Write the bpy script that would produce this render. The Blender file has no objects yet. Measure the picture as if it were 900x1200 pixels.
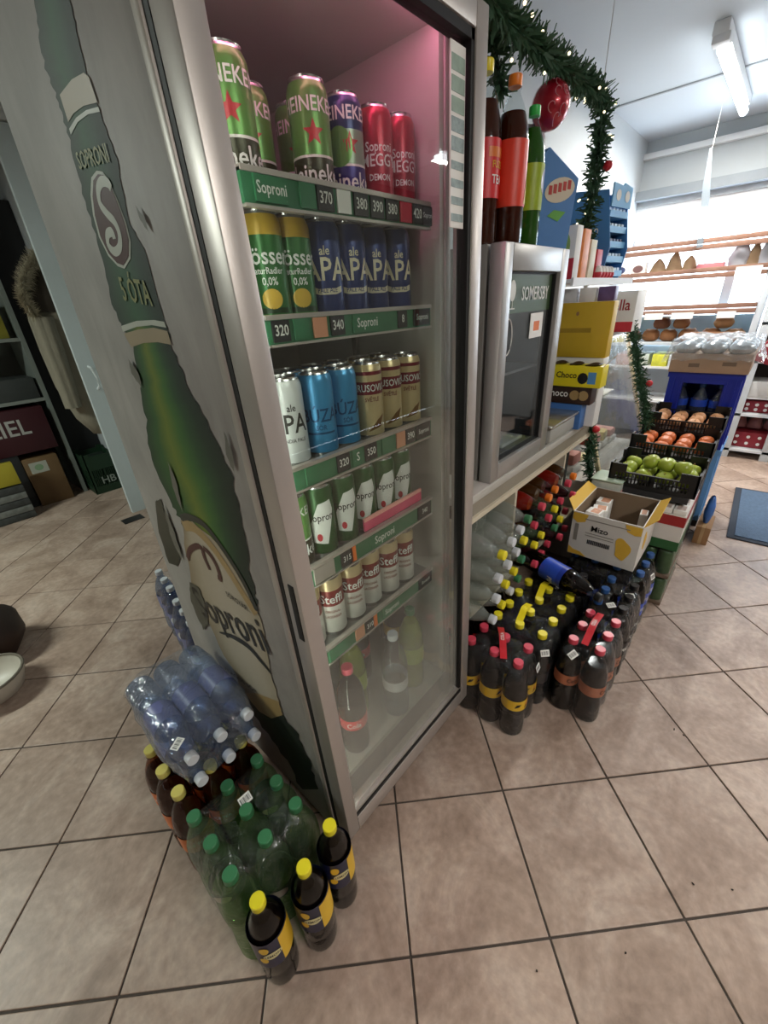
import bpy, bmesh, math, random
from mathutils import Vector, Matrix, noise
random.seed(7)
PI = math.pi
scene = bpy.context.scene
COL = scene.collection

# ------------------------------------------------------------------ camera
F = 480.507
CAM = Vector((-0.33227, -0.50901, 1.35967))
RW = ((0.6607275, -0.7484980, -0.0564793), (-0.3709032, -0.2601411, -0.8914917), (0.6525872, 0.6099814, -0.4495027))
cam = bpy.data.cameras.new('camera'); cam_ob = bpy.data.objects.new('camera', cam); COL.objects.link(cam_ob)
m = Matrix(((RW[0][0], -RW[1][0], -RW[2][0]), (RW[0][1], -RW[1][1], -RW[2][1]), (RW[0][2], -RW[1][2], -RW[2][2])))
cam_ob.matrix_world = Matrix.Translation(CAM) @ m.to_4x4()
cam.sensor_width = 36; cam.sensor_fit = 'AUTO'; cam.lens = F / 1200 * 36; cam.clip_start = 0.02
scene.camera = cam_ob

# ------------------------------------------------------------------ world, lights, exposure
world = bpy.data.worlds.new('sky'); scene.world = world; world.use_nodes = True
bg = world.node_tree.nodes['Background']
bg.inputs['Color'].default_value = (0.80, 0.90, 1.0, 1); bg.inputs['Strength'].default_value = 8.0
vs = scene.view_settings
vs.view_transform = 'Standard'; vs.look = 'None'; vs.gamma = 1; vs.use_curve_mapping = False
vs.exposure = 0.42
scene.cycles.transparent_max_bounces = 24
scene.cycles.max_bounces = 10
LAMP_W = 34.0      # watts of each ceiling batten

def ray(u, v):
    a = Vector(((u - 450) / F, (v - 600) / F, 1.0))
    return Vector((RW[0][k] * a[0] + RW[1][k] * a[1] + RW[2][k] * a[2] for k in range(3)))
def on(u, v, x=None, y=None, z=None):
    d = ray(u, v)
    k, val = (0, x) if x is not None else (1, y) if y is not None else (2, z)
    return CAM + d * ((val - CAM[k]) / d[k])
def project(p):
    d = Vector(p) - CAM
    c = [sum(RW[r][k] * d[k] for k in range(3)) for r in range(3)]
    return 450 + F * c[0] / c[2], 600 + F * c[1] / c[2], c[2]

# ------------------------------------------------------------------ materials
def lin(h):
    h = h.lstrip('#'); o = []
    for i in (0, 2, 4):
        c = int(h[i:i+2], 16) / 255
        o.append(c / 12.92 if c <= 0.04045 else ((c + 0.055) / 1.055) ** 2.4)
    return (*o, 1.0)
MATS = {}
def node(nt, kind, **kw):
    n = nt.nodes.new(kind)
    for k, v in kw.items(): setattr(n, k, v)
    return n
def pbr(name, col, rough=0.5, metal=0.0, var=0.10, scale=14.0, bump=0.0, bscale=60.0, coat=0.0, spec=0.5):
    if name in MATS: return MATS[name]
    mt = bpy.data.materials.new(name); mt.use_nodes = True; nt = mt.node_tree
    b = nt.nodes['Principled BSDF']; c = lin(col)
    b.inputs['Roughness'].default_value = rough; b.inputs['Metallic'].default_value = metal
    b.inputs['Coat Weight'].default_value = coat; b.inputs['Specular IOR Level'].default_value = spec
    tc = node(nt, 'ShaderNodeTexCoord'); nz = node(nt, 'ShaderNodeTexNoise')
    nz.inputs['Scale'].default_value = scale; nz.inputs['Detail'].default_value = 4
    nt.links.new(tc.outputs['Object'], nz.inputs['Vector'])
    mx = node(nt, 'ShaderNodeMix', data_type='RGBA')
    mx.inputs[6].default_value = tuple(x * (1 - var) for x in c[:3]) + (1,)
    mx.inputs[7].default_value = tuple(min(1, x * (1 + var)) for x in c[:3]) + (1,)
    nt.links.new(nz.outputs['Fac'], mx.inputs[0]); nt.links.new(mx.outputs[2], b.inputs['Base Color'])
    if bump:
        n2 = node(nt, 'ShaderNodeTexNoise'); n2.inputs['Scale'].default_value = bscale; n2.inputs['Detail'].default_value = 3
        nt.links.new(tc.outputs['Object'], n2.inputs['Vector'])
        bp = node(nt, 'ShaderNodeBump'); bp.inputs['Strength'].default_value = bump; bp.inputs['Distance'].default_value = 0.01
        nt.links.new(n2.outputs['Fac'], bp.inputs['Height']); nt.links.new(bp.outputs['Normal'], b.inputs['Normal'])
    MATS[name] = mt; return mt
def emit(name, col, s):
    if name in MATS: return MATS[name]
    mt = bpy.data.materials.new(name); mt.use_nodes = True; nt = mt.node_tree
    b = nt.nodes['Principled BSDF']; b.inputs['Base Color'].default_value = lin(col)
    b.inputs['Emission Color'].default_value = lin(col); b.inputs['Emission Strength'].default_value = s
    MATS[name] = mt; return mt
def clear(name, tint='ffffff', refl=0.06, rough=0.05, haze=0.0, hazecol='dddddd', edge=0.75, bump=0.0, bscale=40.0, fog=None):
    """thin transparent sheet: tinted transparency, glossy rising at grazing angles, optional dull haze"""
    if name in MATS: return MATS[name]
    mt = bpy.data.materials.new(name); mt.use_nodes = True; nt = mt.node_tree
    nt.nodes.remove(nt.nodes['Principled BSDF']); out = nt.nodes['Material Output']
    tr = node(nt, 'ShaderNodeBsdfTransparent'); tr.inputs[0].default_value = lin(tint)
    gl = node(nt, 'ShaderNodeBsdfGlossy'); gl.inputs['Roughness'].default_value = rough; gl.inputs[0].default_value = (.95, .95, .95, 1)
    lw = node(nt, 'ShaderNodeLayerWeight'); lw.inputs['Blend'].default_value = 0.25
    mr = node(nt, 'ShaderNodeMapRange'); mr.inputs['To Min'].default_value = refl; mr.inputs['To Max'].default_value = edge
    pw_ = node(nt, 'ShaderNodeMath', operation='POWER'); pw_.inputs[1].default_value = 2.6
    nt.links.new(lw.outputs['Facing'], pw_.inputs[0]); nt.links.new(pw_.outputs[0], mr.inputs['Value'])
    mx = node(nt, 'ShaderNodeMixShader'); nt.links.new(mr.outputs[0], mx.inputs[0])
    nt.links.new(tr.outputs[0], mx.inputs[1]); nt.links.new(gl.outputs[0], mx.inputs[2])
    last = mx
    tc = node(nt, 'ShaderNodeTexCoord')
    if bump:
        nz = node(nt, 'ShaderNodeTexNoise'); nz.inputs['Scale'].default_value = bscale; nz.inputs['Detail'].default_value = 3; nz.inputs['Distortion'].default_value = 1.2
        nt.links.new(tc.outputs['Object'], nz.inputs['Vector'])
        bp = node(nt, 'ShaderNodeBump'); bp.inputs['Strength'].default_value = bump; bp.inputs['Distance'].default_value = 0.02
        nt.links.new(nz.outputs['Fac'], bp.inputs['Height']); nt.links.new(bp.outputs['Normal'], gl.inputs['Normal']); nt.links.new(bp.outputs['Normal'], lw.inputs['Normal'])
    if haze or fog:
        df = node(nt, 'ShaderNodeBsdfDiffuse'); df.inputs[0].default_value = lin(hazecol)
        m2 = node(nt, 'ShaderNodeMixShader'); m2.inputs[0].default_value = haze
        if fog:   # condensation on the pane: thick low down, streaky
            z0, z1, amt = fog
            sp = node(nt, 'ShaderNodeSeparateXYZ'); nt.links.new(tc.outputs['Object'], sp.inputs[0])
            r2 = node(nt, 'ShaderNodeMapRange', interpolation_type='SMOOTHSTEP'); r2.inputs['From Min'].default_value = z1; r2.inputs['From Max'].default_value = z0
            r2.inputs['To Min'].default_value = haze; r2.inputs['To Max'].default_value = amt
            nt.links.new(sp.outputs['Z'], r2.inputs['Value'])
            nz2 = node(nt, 'ShaderNodeTexNoise'); nz2.inputs['Scale'].default_value = 5; nz2.inputs['Detail'].default_value = 5
            nt.links.new(tc.outputs['Object'], nz2.inputs['Vector'])
            mu = node(nt, 'ShaderNodeMath', operation='MULTIPLY'); ad = node(nt, 'ShaderNodeMath', operation='ADD'); ad.inputs[1].default_value = 0.45
            nt.links.new(nz2.outputs['Fac'], ad.inputs[0]); nt.links.new(ad.outputs[0], mu.inputs[0]); nt.links.new(r2.outputs[0], mu.inputs[1])
            nt.links.new(mu.outputs[0], m2.inputs[0])
        nt.links.new(last.outputs[0], m2.inputs[1]); nt.links.new(df.outputs[0], m2.inputs[2]); last = m2
    nt.links.new(last.outputs[0], out.inputs['Surface'])
    MATS[name] = mt; return mt
def vcol(name, rough=0.5, coat=0.0):
    """printed picture: colours of the print are stored per vertex"""
    if name in MATS: return MATS[name]
    mt = bpy.data.materials.new(name); mt.use_nodes = True; nt = mt.node_tree; b = nt.nodes['Principled BSDF']
    at = node(nt, 'ShaderNodeVertexColor', layer_name='print'); nt.links.new(at.outputs[0], b.inputs['Base Color'])
    b.inputs['Roughness'].default_value = rough; b.inputs['Coat Weight'].default_value = coat
    MATS[name] = mt; return mt

SILVER = pbr('brushed_silver', 'b9b2ac', 0.38, 0.55, 0.05, 30)
ALU = pbr('can_aluminium', 'c9c9c9', 0.25, 1.0, 0.05)
GREY = pbr('grey_plastic', '7c7d7b', 0.5)
DARK = pbr('dark_plastic', '1b1b1c', 0.5)
BLACK = pbr('black_gasket', '0c0c0d', 0.6)
WHITE = pbr('white_paint', 'e6e7e6', 0.5, var=0.03)
CREAM = pbr('cream_board', 'cfc4ae', 0.55, var=0.05)
PAPER = pbr('white_paper', 'ecebe6', 0.6, var=0.03)
WOOD = pbr('pale_wood', '8d6a58', 0.5, var=0.2, scale=25)
CARD = pbr('brown_cardboard', '9a7550', 0.75, var=0.1)
REDP = pbr('red_plastic', 'c11f2b', 0.4)
YELP = pbr('yellow_plastic', 'f0dc1e', 0.35)
FILM = clear('shrink_film', 'f7f8f9', 0.04, 0.10, 0.012, 'd8dde2', 0.55, 0.8, 22)
PET = clear('pet_plastic', 'f2f6f6', 0.03, 0.05, 0.0, edge=0.75)
PETG = clear('green_pet_plastic', 'd3e6c6', 0.05, 0.06, 0.10, '86a577', 0.7, 0.3, 50)
PETB = clear('blue_pet_plastic', 'cfdcf0', 0.07, 0.08, 0.08, 'a9b8d4', 0.7, 0.3, 45)

# ------------------------------------------------------------------ mesh building
class MB:
    def __init__(s): s.v = []; s.f = []; s.m = []
    def add(s, vs_, fs, mi=0, T=None):
        k = len(s.v)
        s.v += [tuple(T @ Vector(p)) if T is not None else tuple(p) for p in vs_]
        for i, f in enumerate(fs):
            s.f.append(tuple(k + a for a in f)); s.m.append(mi[i] if isinstance(mi, (list, tuple)) else mi)
        return s
    def box(s, lo, hi, mi=0, T=None):
        (a, b, c), (d, e, g) = lo, hi
        s.add([(a,b,c),(d,b,c),(d,e,c),(a,e,c),(a,b,g),(d,b,g),(d,e,g),(a,e,g)],
              [(0,3,2,1),(4,5,6,7),(0,1,5,4),(1,2,6,5),(2,3,7,6),(3,0,4,7)], mi, T); return s
    def lathe(s, prof, n=24, mi=0, T=None, close=True):
        vs_ = []; fs = []; ms = []
        for (r, z) in prof:
            for i in range(n):
                a = 2 * PI * i / n; vs_.append((r * math.cos(a), r * math.sin(a), z))
        for j in range(len(prof) - 1):
            for i in range(n):
                k = (i + 1) % n
                fs.append((j*n+i, j*n+k, (j+1)*n+k, (j+1)*n+i)); ms.append(mi[j] if isinstance(mi, (list, tuple)) else mi)
        if close:
            fs.append(tuple(range(n))[::-1]); ms.append(mi[0] if isinstance(mi, (list, tuple)) else mi)
            t = (len(prof) - 1) * n; fs.append(tuple(range(t, t + n))); ms.append(mi[-1] if isinstance(mi, (list, tuple)) else mi)
        s.add(vs_, fs, ms, T); return s
    def tube(s, pts, r, n=8, mi=0, close=True):
        pts = [Vector(p) for p in pts]; vs_ = []; fs = []
        for i, p in enumerate(pts):
            d = (pts[min(i+1, len(pts)-1)] - pts[max(i-1, 0)]).normalized()
            up = Vector((0, 0, 1)) if abs(d.z) < 0.9 else Vector((1, 0, 0))
            a = d.cross(up).normalized(); b = d.cross(a)
            rr = r[i] if isinstance(r, (list, tuple)) else r
            for k in range(n):
                t = 2 * PI * k / n; vs_.append(p + (a * math.cos(t) + b * math.sin(t)) * rr)
        for i in range(len(pts) - 1):
            for k in range(n):
                q = (k + 1) % n; fs.append((i*n+k, i*n+q, (i+1)*n+q, (i+1)*n+k))
        if close: fs += [tuple(range(n))[::-1], tuple(range((len(pts)-1)*n, len(pts)*n))]
        s.add(vs_, fs, mi); return s
    def prism(s, poly, o, ax, ay, an, depth, mi=0):
        """polygon (2d) in plane o+ax,ay extruded along an by depth"""
        o, ax, ay, an = map(Vector, (o, ax, ay, an)); n = len(poly)
        a = [o + ax * p[0] + ay * p[1] for p in poly]; b = [q + an * depth for q in a]
        s.add(a + b, [tuple(range(n))[::-1], tuple(range(n, 2*n))] + [(i, (i+1) % n, n + (i+1) % n, n + i) for i in range(n)], mi); return s
    def sphere(s, c, r, n=14, mi=0, sq=(1, 1, 1), T=None):
        prof = [(max(1e-4, r * math.sin(PI * j / n)), -r * math.cos(PI * j / n)) for j in range(n + 1)]
        M = Matrix.Translation(c) @ Matrix.Diagonal((*sq, 1))
        s.lathe(prof, n + 4, mi, M if T is None else T @ M); return s
def obj(name, mb, mats, parent=None, smooth=35, bevel=0.0, loc=None, rotz=0.0):
    me = bpy.data.meshes.new(name); me.from_pydata(mb.v, [], mb.f)
    for mt in (mats if isinstance(mats, (list, tuple)) else [mats]): me.materials.append(mt)
    me.polygons.foreach_set('material_index', mb.m)
    bm = bmesh.new(); bm.from_mesh(me)
    bmesh.ops.recalc_face_normals(bm, faces=bm.faces)
    if bevel: bmesh.ops.bevel(bm, geom=[e for e in bm.edges if e.is_manifold and e.calc_face_angle(0) > 0.6], offset=bevel, segments=2, affect='EDGES', profile=0.5)
    bm.to_mesh(me); bm.free()
    if smooth:
        me.shade_smooth(); me.set_sharp_from_angle(angle=math.radians(smooth))
    me.update()
    return link(name, me, parent, loc, rotz)
def link(name, me, parent=None, loc=None, rotz=0.0):
    o = bpy.data.objects.new(name, me); COL.objects.link(o)
    if parent is not None: o.parent = parent
    if loc is not None: o.location = loc
    if rotz: o.rotation_euler.z = rotz
    return o
def tag(o, label=None, cat=None, group=None, kind=None):
    for k, v in (('label', label), ('category', cat), ('group', group), ('kind', kind)):
        if v: o[k] = v
    return o
def thing(name, label, cat, loc=(0, 0, 0), rotz=0.0, group=None):
    return tag(link(name, None, None, loc, rotz), label, cat, group)
def copy_tree(o, parent=None):
    c = o.copy(); COL.objects.link(c); c.parent = parent
    for ch in o.children: copy_tree(ch, c)
    return c
_txt = {}
def text_geo(s):
    if s in _txt: return _txt[s]
    cu = bpy.data.curves.new('lettering', 'FONT'); cu.body = s; cu.size = 1.0; cu.align_x = 'CENTER'; cu.align_y = 'CENTER'; cu.resolution_u = 2; cu.offset = .012
    o = bpy.data.objects.new('lettering', cu); me = bpy.data.meshes.new_from_object(o)
    r = ([tuple(v.co) for v in me.vertices], [tuple(p.vertices) for p in me.polygons])
    bpy.data.objects.remove(o); bpy.data.curves.remove(cu); bpy.data.meshes.remove(me)
    _txt[s] = r; return r
def text_flat(mb, s, size, o, ax, ay, mi=0, sx=1.0):
    o, ax, ay = Vector(o), Vector(ax), Vector(ay); v, f = text_geo(s)
    mb.add([o + ax * (p[0] * size * sx) + ay * (p[1] * size) for p in v], f, mi)
def bend(mb, pts, faces, r, z, ang, mi, step=0.005):
    """wrap flat 2d geometry round a cylinder, cut into narrow strips first"""
    bm = bmesh.new(); vv = [bm.verts.new((p[0], p[1], 0)) for p in pts]
    for f in faces:
        try: bm.faces.new([vv[i] for i in f])
        except ValueError: pass
    xs = [p[0] for p in pts]; x = min(xs) + step
    while x < max(xs):
        bmesh.ops.bisect_plane(bm, geom=bm.verts[:] + bm.edges[:] + bm.faces[:], plane_co=(x, 0, 0), plane_no=(1, 0, 0)); x += step
    bm.verts.index_update()
    mb.add([(r * math.cos(ang + q.co.x / r), r * math.sin(ang + q.co.x / r), z + q.co.y) for q in bm.verts], [tuple(q.index for q in f.verts) for f in bm.faces], mi)
    bm.free()
def text_cyl(mb, s, size, r, z, ang, mi=0, sx=1.0, slant=0.0):
    v, f = text_geo(s); bend(mb, [(p[0]*size*sx + slant*p[1]*size, p[1]*size) for p in v], f, r, z, ang, mi)
def poly_cyl(mb, poly, r, z, ang, mi=0): bend(mb, poly, [tuple(range(len(poly)))], r, z, ang, mi)
def ell(a, b, n=20): return [(a * math.cos(2*PI*i/n), b * math.sin(2*PI*i/n)) for i in range(n)]
def star(r, n=5): return [((r if i % 2 == 0 else r*.42) * math.sin(PI*i/n), (r if i % 2 == 0 else r*.42) * math.cos(PI*i/n)) for i in range(2*n)]

# ================================================================== THE ROOM
CEIL, XF = 2.5, 4.7
floor_mb = MB().box((-3, -3, -0.08), (XF + .2, 4.7, -0.004))
floor = tag(obj('floor', floor_mb, pbr('tile_grout', '4a423c', 0.9, var=0.25, scale=30)), 'beige tiled shop floor with dark joints', kind='structure')
def tile_mat():
    mt = bpy.data.materials.new('floor_tile'); mt.use_nodes = True; nt = mt.node_tree; b = nt.nodes['Principled BSDF']
    g = node(nt, 'ShaderNodeNewGeometry'); oi = node(nt, 'ShaderNodeObjectInfo')
    n1 = node(nt, 'ShaderNodeTexNoise'); n1.inputs['Scale'].default_value = 4.5; n1.inputs['Detail'].default_value = 9; n1.inputs['Roughness'].default_value = 0.68; n1.inputs['Distortion'].default_value = .6
    n2 = node(nt, 'ShaderNodeTexNoise'); n2.inputs['Scale'].default_value = 45; n2.inputs['Detail'].default_value = 6
    for n in (n1, n2): nt.links.new(g.outputs['Position'], n.inputs['Vector'])
    cr = node(nt, 'ShaderNodeValToRGB'); e = cr.color_ramp.elements
    e[0].position = .32; e[0].color = lin('8d786a'); e[1].position = .68; e[1].color = lin('c0ad9f')
    k = e.new(.5); k.color = lin('a99384')
    nt.links.new(n1.outputs['Fac'], cr.inputs[0])
    mx = node(nt, 'ShaderNodeMix', data_type='RGBA', blend_type='OVERLAY'); mx.inputs[0].default_value = .35
    nt.links.new(cr.outputs[0], mx.inputs[6]); nt.links.new(n2.outputs['Fac'], mx.inputs[7])
    hs = node(nt, 'ShaderNodeHueSaturation'); mr = node(nt, 'ShaderNodeMapRange'); mr.inputs['To Min'].default_value = .93; mr.inputs['To Max'].default_value = 1.06
    nt.links.new(oi.outputs['Random'], mr.inputs[0]); nt.links.new(mr.outputs[0], hs.inputs['Value']); nt.links.new(mx.outputs[2], hs.inputs['Color'])
    nt.links.new(hs.outputs[0], b.inputs['Base Color'])
    m2 = node(nt, 'ShaderNodeMapRange'); m2.inputs['To Min'].default_value = .30; m2.inputs['To Max'].default_value = .52
    nt.links.new(n1.outputs['Fac'], m2.inputs[0]); nt.links.new(m2.outputs[0], b.inputs['Roughness'])
    bp = node(nt, 'ShaderNodeBump'); bp.inputs['Strength'].default_value = .12; bp.inputs['Distance'].default_value = .004
    nt.links.new(n2.outputs['Fac'], bp.inputs['Height']); nt.links.new(bp.outputs[0], b.inputs['Normal'])
    return mt
TILE = tile_mat(); S3 = 1/3; A44 = math.radians(44); TO = (2.60752, -0.370744)
def tile_xy(i, k):
    x, y = (i - TO[0]) * S3, (k - TO[1]) * S3
    return x * math.cos(A44) + y * math.sin(A44), -x * math.sin(A44) + y * math.cos(A44)
h = S3 / 2 - .0026; cells = []
for i in range(-16, 22):
    for k in range(-16, 18):
        x, y = tile_xy(i + .5, k + .5)
        if not (-2.6 < x < XF - .1 and -2.6 < y < 4.4): continue
        u, v, d = project((x, y, 0))
        seen = d > .15 and -120 < u < 1020 and -50 < v < 1420 and not (.1 < x < .5 and .15 < y < .7)
        cells.append((0 if seen else 1, d if d > .15 else 9, x, y))
cells.sort()
tm = MB().prism([(-h, -h), (h, -h), (h, h), (-h, h)], (0, 0, -.008), (1, 0, 0), (0, 1, 0), (0, 0, 1), .008)
first = obj('tile', tm, TILE, floor, smooth=0, bevel=.0016)
rest = MB()
for n, (hid, d, x, y) in enumerate(cells):
    if n < 300 and not hid:
        o = first if n == 0 else link('tile', first.data, floor)
        o.location = (x, y, random.uniform(-.0006, .0004)); o.rotation_euler.z = -A44
    else:
        rest.box((-h, -h, -.008), (h, h, 0), 0, Matrix.Translation((x, y, 0)) @ Matrix.Rotation(-A44, 4, 'Z'))
tag(obj('tile_field', rest, TILE, floor, smooth=0), kind='stuff')

WALL = pbr('wall_plaster', 'b6bbbd', 0.8, var=0.04, scale=5, bump=.05, bscale=80)
CEILM = pbr('ceiling_paint', 'c2cad0', 0.75, var=0.03, scale=3)
def struct(name, mb, mt, label=None): return tag(obj(name, mb, mt, smooth=0), label, kind='structure')
ceiling = struct('ceiling', MB().box((-3, -3, CEIL), (XF + .2, 4.7, CEIL + .1)), CEILM)
obj('ceiling_joint', MB().box((3.63, -3, CEIL - .008), (3.65, .78, CEIL)), pbr('joint_grey', 'a4a9ad', .8), ceiling)
obj('ceiling_soffit', MB().box((3.65, -3, CEIL - .006), (XF, .78, CEIL + .01)), CEILM, ceiling)
# front wall with windows
wf = MB()
wf.box((XF, -3, 0), (XF + .2, 4.7, .85)); wf.box((XF, -3, 2.02), (XF + .2, 4.7, CEIL)); wf.box((XF, .95, .85), (XF + .2, 4.7, 2.02)); wf.box((XF, -3, .85), (XF + .2, -1.28, 2.02))
wall_front = struct('wall_front', wf, WALL)
struct('trim_1', MB().box((XF - .06, -3, 2.36), (XF + .02, .78, 2.40)), WHITE)
struct('trim_2', MB().box((XF - .10, -3, 2.06), (XF + .02, .78, 2.13)), pbr('soffit_grey', '848b90', .7))
win = tag(link('window_1', None), 'shop window with white frame behind the bread shelves', kind='structure')
for (a, b) in ((-1.28, -1.22), (-.09, -.02), (.90, .95)): obj('mullion', MB().box((XF + .03, a, .91), (XF + .1, b, 1.96)), WHITE, win, smooth=0)
for z in (.85, 1.96): obj('window_frame', MB().box((XF + .03, -1.28, z), (XF + .1, .95, z + .06)), WHITE, win, smooth=0)
for a, b in ((-1.22, -.09), (-.02, .90)):
    obj('pane', MB().box((XF + .06, a, .91), (XF + .066, b, 1.96)), clear('window_glass', 'fbfdff', .05, .01), win, smooth=0)
struct('wall_back', MB().box((.35, .78, 0), (XF, .88, CEIL)), WALL)
struct('wall_corridor', MB().box((.66, .88, 0), (.76, 4.6, CEIL)), WALL)
struct('wall_storage', MB().box((-3, 4.6, 0), (.76, 4.7, CEIL)), pbr('storage_wall', '7d8078', .85))
struct('wall_left', MB().box((-3.1, -3, 0), (-3, 4.7, CEIL)), pbr('darkened_wall', '5d554d'))
struct('wall_right', MB().box((-3, -3.1, 0), (XF + .2, -3, CEIL)), pbr('darkened_wall', '5d554d', .8, var=.3, scale=3))  # unseen side walls toned dark to cut pale reflections in the cooler glass
struct('trim_3', MB().box((-3, 2.98, 2.38), (.66, 3.1, CEIL)).box((-3, 2.96, 2.38), (.66, 2.98, 2.41)), WHITE, 'white lintel across the storeroom opening')
d1 = tag(link('door_1', None, None), 'white sliding door left half open at the storeroom', kind='structure')
obj('door_leaf', MB().box((.475, 2.97, .0), (.66, 3.01, 2.37)), pbr('white_door', 'cfdadc', .4, var=.03), d1, smooth=0)
obj('handle', MB().tube([(.53, 2.97, 1.10), (.535, 2.93, 1.09), (.545, 2.92, 1.03), (.545, 2.93, .97), (.54, 2.97, .95)], .009, 8), pbr('white_handle', 'd5dcdd', .35), d1)

# ================================================================== CEILING LAMPS
def batten(x0, y0, label, L=1.28, axis='x', power=LAMP_W, col=(1.0, .95, .88)):
    t = thing('ceiling_lamp', label, 'lamp', (x0, y0, CEIL), 0 if axis == 'x' else PI / 2, 'fluorescent battens on the ceiling')
    obj('housing', MB().box((0, -.035, -.055), (L, .035, 0)), WHITE, t, bevel=.006)
    obj('end_cap', MB().box((.0, -.045, -.085), (.07, .03, -.05)), WHITE, t, bevel=.006)
    TUBE = emit('lamp_tube', 'f4fbff', 9.0)
    for a, b in ((.08, L * .62), (L * .64, L)):
        obj('tube', MB().tube([(a, -.01, -.085), (b, -.01, -.085)], .024, 12), TUBE, t)
    li = bpy.data.lights.new('tube_light', 'AREA'); li.shape = 'RECTANGLE'; li.size = L - .1; li.size_y = .06; li.energy = power; li.color = col
    lo = bpy.data.objects.new('tube_light', li); COL.objects.link(lo); lo.parent = t; lo.location = (L / 2, -.01, -.115)
    return t
batten(2.92, .09, 'white fluorescent ceiling lamp with glowing tube near the window wall')
batten(-.6, -2.2, 'added unseen white fluorescent ceiling lamp over the near end of the aisle', power=LAMP_W * 1.1)  # extra batten out of view, added to light the near floor
batten(3.1, -1.9, 'added unseen white fluorescent ceiling lamp over the far end of the aisle')  # extra batten out of view, added to light the aisle from the far side
batten(-2.6, 2.4, 'added unseen white fluorescent ceiling lamp before the storeroom', power=LAMP_W * 1.5, col=(.90, 1.0, .90))  # added out of view to brighten the corridor and the cooler's side

# ================================================================== TALL BEER COOLER
K = .022
def sh(p): return (p[0] - K * (p[2] - .083), p[1], p[2])
class SMB(MB):
    """builder whose shapes follow the cooler's slight lean along its front"""
    def add(s, vs_, fs, mi=0, T=None): return MB.add(s, [sh(T @ Vector(p) if T is not None else p) for p in vs_], fs, mi)
W, D, H = .589, .665, 2.02
cooler = thing('beer_cooler', 'tall grey glass-door beer cooler with worn bottle print on its side', 'cooler')
def side_mat():
    mt = bpy.data.materials.new('worn_side_panel'); mt.use_nodes = True; nt = mt.node_tree; b = nt.nodes['Principled BSDF']
    tc = node(nt, 'ShaderNodeTexCoord'); mp = node(nt, 'ShaderNodeMapping'); mp.inputs['Scale'].default_value = (1, 6, 2.2)
    nt.links.new(tc.outputs['Object'], mp.inputs[0])
    n1 = node(nt, 'ShaderNodeTexNoise'); n1.inputs['Scale'].default_value = 1.6; n1.inputs['Detail'].default_value = 8; n1.inputs['Roughness'].default_value = .65; n1.inputs['Distortion'].default_value = 1.5
    n2 = node(nt, 'ShaderNodeTexNoise'); n2.inputs['Scale'].default_value = 7; n2.inputs['Detail'].default_value = 6
    nt.links.new(mp.outputs[0], n1.inputs[0]); nt.links.new(tc.outputs['Object'], n2.inputs[0])
    cr = node(nt, 'ShaderNodeValToRGB'); e = cr.color_ramp.elements
    e[0].position = .22; e[0].color = lin('66675f'); e[1].position = .33; e[1].color = lin('97938e'); q = e.new(.7); q.color = lin('a5a29d')
    nt.links.new(n1.outputs['Fac'], cr.inputs[0])
    mx = node(nt, 'ShaderNodeMix', data_type='RGBA', blend_type='OVERLAY'); mx.inputs[0].default_value = .3
    nt.links.new(cr.outputs[0], mx.inputs[6]); nt.links.new(n2.outputs['Fac'], mx.inputs[7]); nt.links.new(mx.outputs[2], b.inputs['Base Color'])
    b.inputs['Roughness'].default_value = .55
    bp = node(nt, 'ShaderNodeBump'); bp.inputs['Strength'].default_value = .15; bp.inputs['Distance'].default_value = .003
    nt.links.new(n1.outputs['Fac'], bp.inputs['Height']); nt.links.new(bp.outputs[0], b.inputs['Normal'])
    return mt
SIDE = side_mat(); LINER = pbr('cooler_liner', 'c0beb6', .45, var=.06); LINERD = pbr('cooler_back_liner', '77756e', .5)
yb_ = lambda z: .635 + (1.8 - z) * .075      # rear edge of the panel, a little further back low down
panel = SMB().prism([(.075, .04), (yb_(.04), .04), (yb_(H), H), (.075, H)], (0, 0, 0), (0, 1, 0), (0, 0, 1), (1, 0, 0), .02)
obj('side_panel', panel, SIDE, cooler, bevel=.004)
obj('side_panel', SMB().box((W - .02, .075, .04), (W, D, H)), SIDE, cooler, bevel=.004)
obj('back_panel', SMB().box((.02, D - .03, .04), (W - .02, D, H)), LINERD, cooler)
obj('top_panel', SMB().box((.02, .06, H - .03), (W - .02, D - .03, H)), SILVER, cooler)
obj('header', SMB().box((0, 0, 1.815), (W, .06, H)), pbr('header_green', '275a34', .35), cooler, bevel=.006)
obj('base', SMB().box((.02, .09, .03), (W - .02, D - .03, .17)), LINERD, cooler)
obj('kick_plate', SMB().box((.005, .03, .012), (W - .005, .06, .078)), pbr('kick_plate_metal', '8f867e', .4, .5), cooler, bevel=.003)
lin_mb = SMB().box((.02, .08, .17), (.035, D - .03, 1.80)).box((W - .035, .08, .17), (W - .02, D - .03, 1.80)).box((.035, .62, .17), (W - .035, .66, 1.80)).box((.02, .055, 1.80), (W - .02, .66, 1.81)).box((.035, .08, .165), (W - .035, .62, .185))
obj('inner_liner', lin_mb, LINER, cooler)
for x in (.047, W - .055): obj('shelf_upright', SMB().box((x, .34, .2), (x + .012, .355, 1.74)), pbr('steel_upright', '8b8a84', .35, .7), cooler)
for x in (.03, W - .08):
    for y in (.1, D - .1): obj('foot', MB().lathe([(.016, 0), (.02, .004), (.02, .012), (.01, .014), (.01, .04)], 12, T=Matrix.Translation((x + .025, y, 0))), DARK, cooler)
obj('trim_strip', SMB().box((-.004, .058, .06), (.012, .077, H)), pbr('edge_trim', 'b7b0a8', .4, .3), cooler, bevel=.004)
obj('door_gap', SMB().box((.0, .046, .09), (.03, .058, 1.81)), BLACK, cooler)
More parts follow.
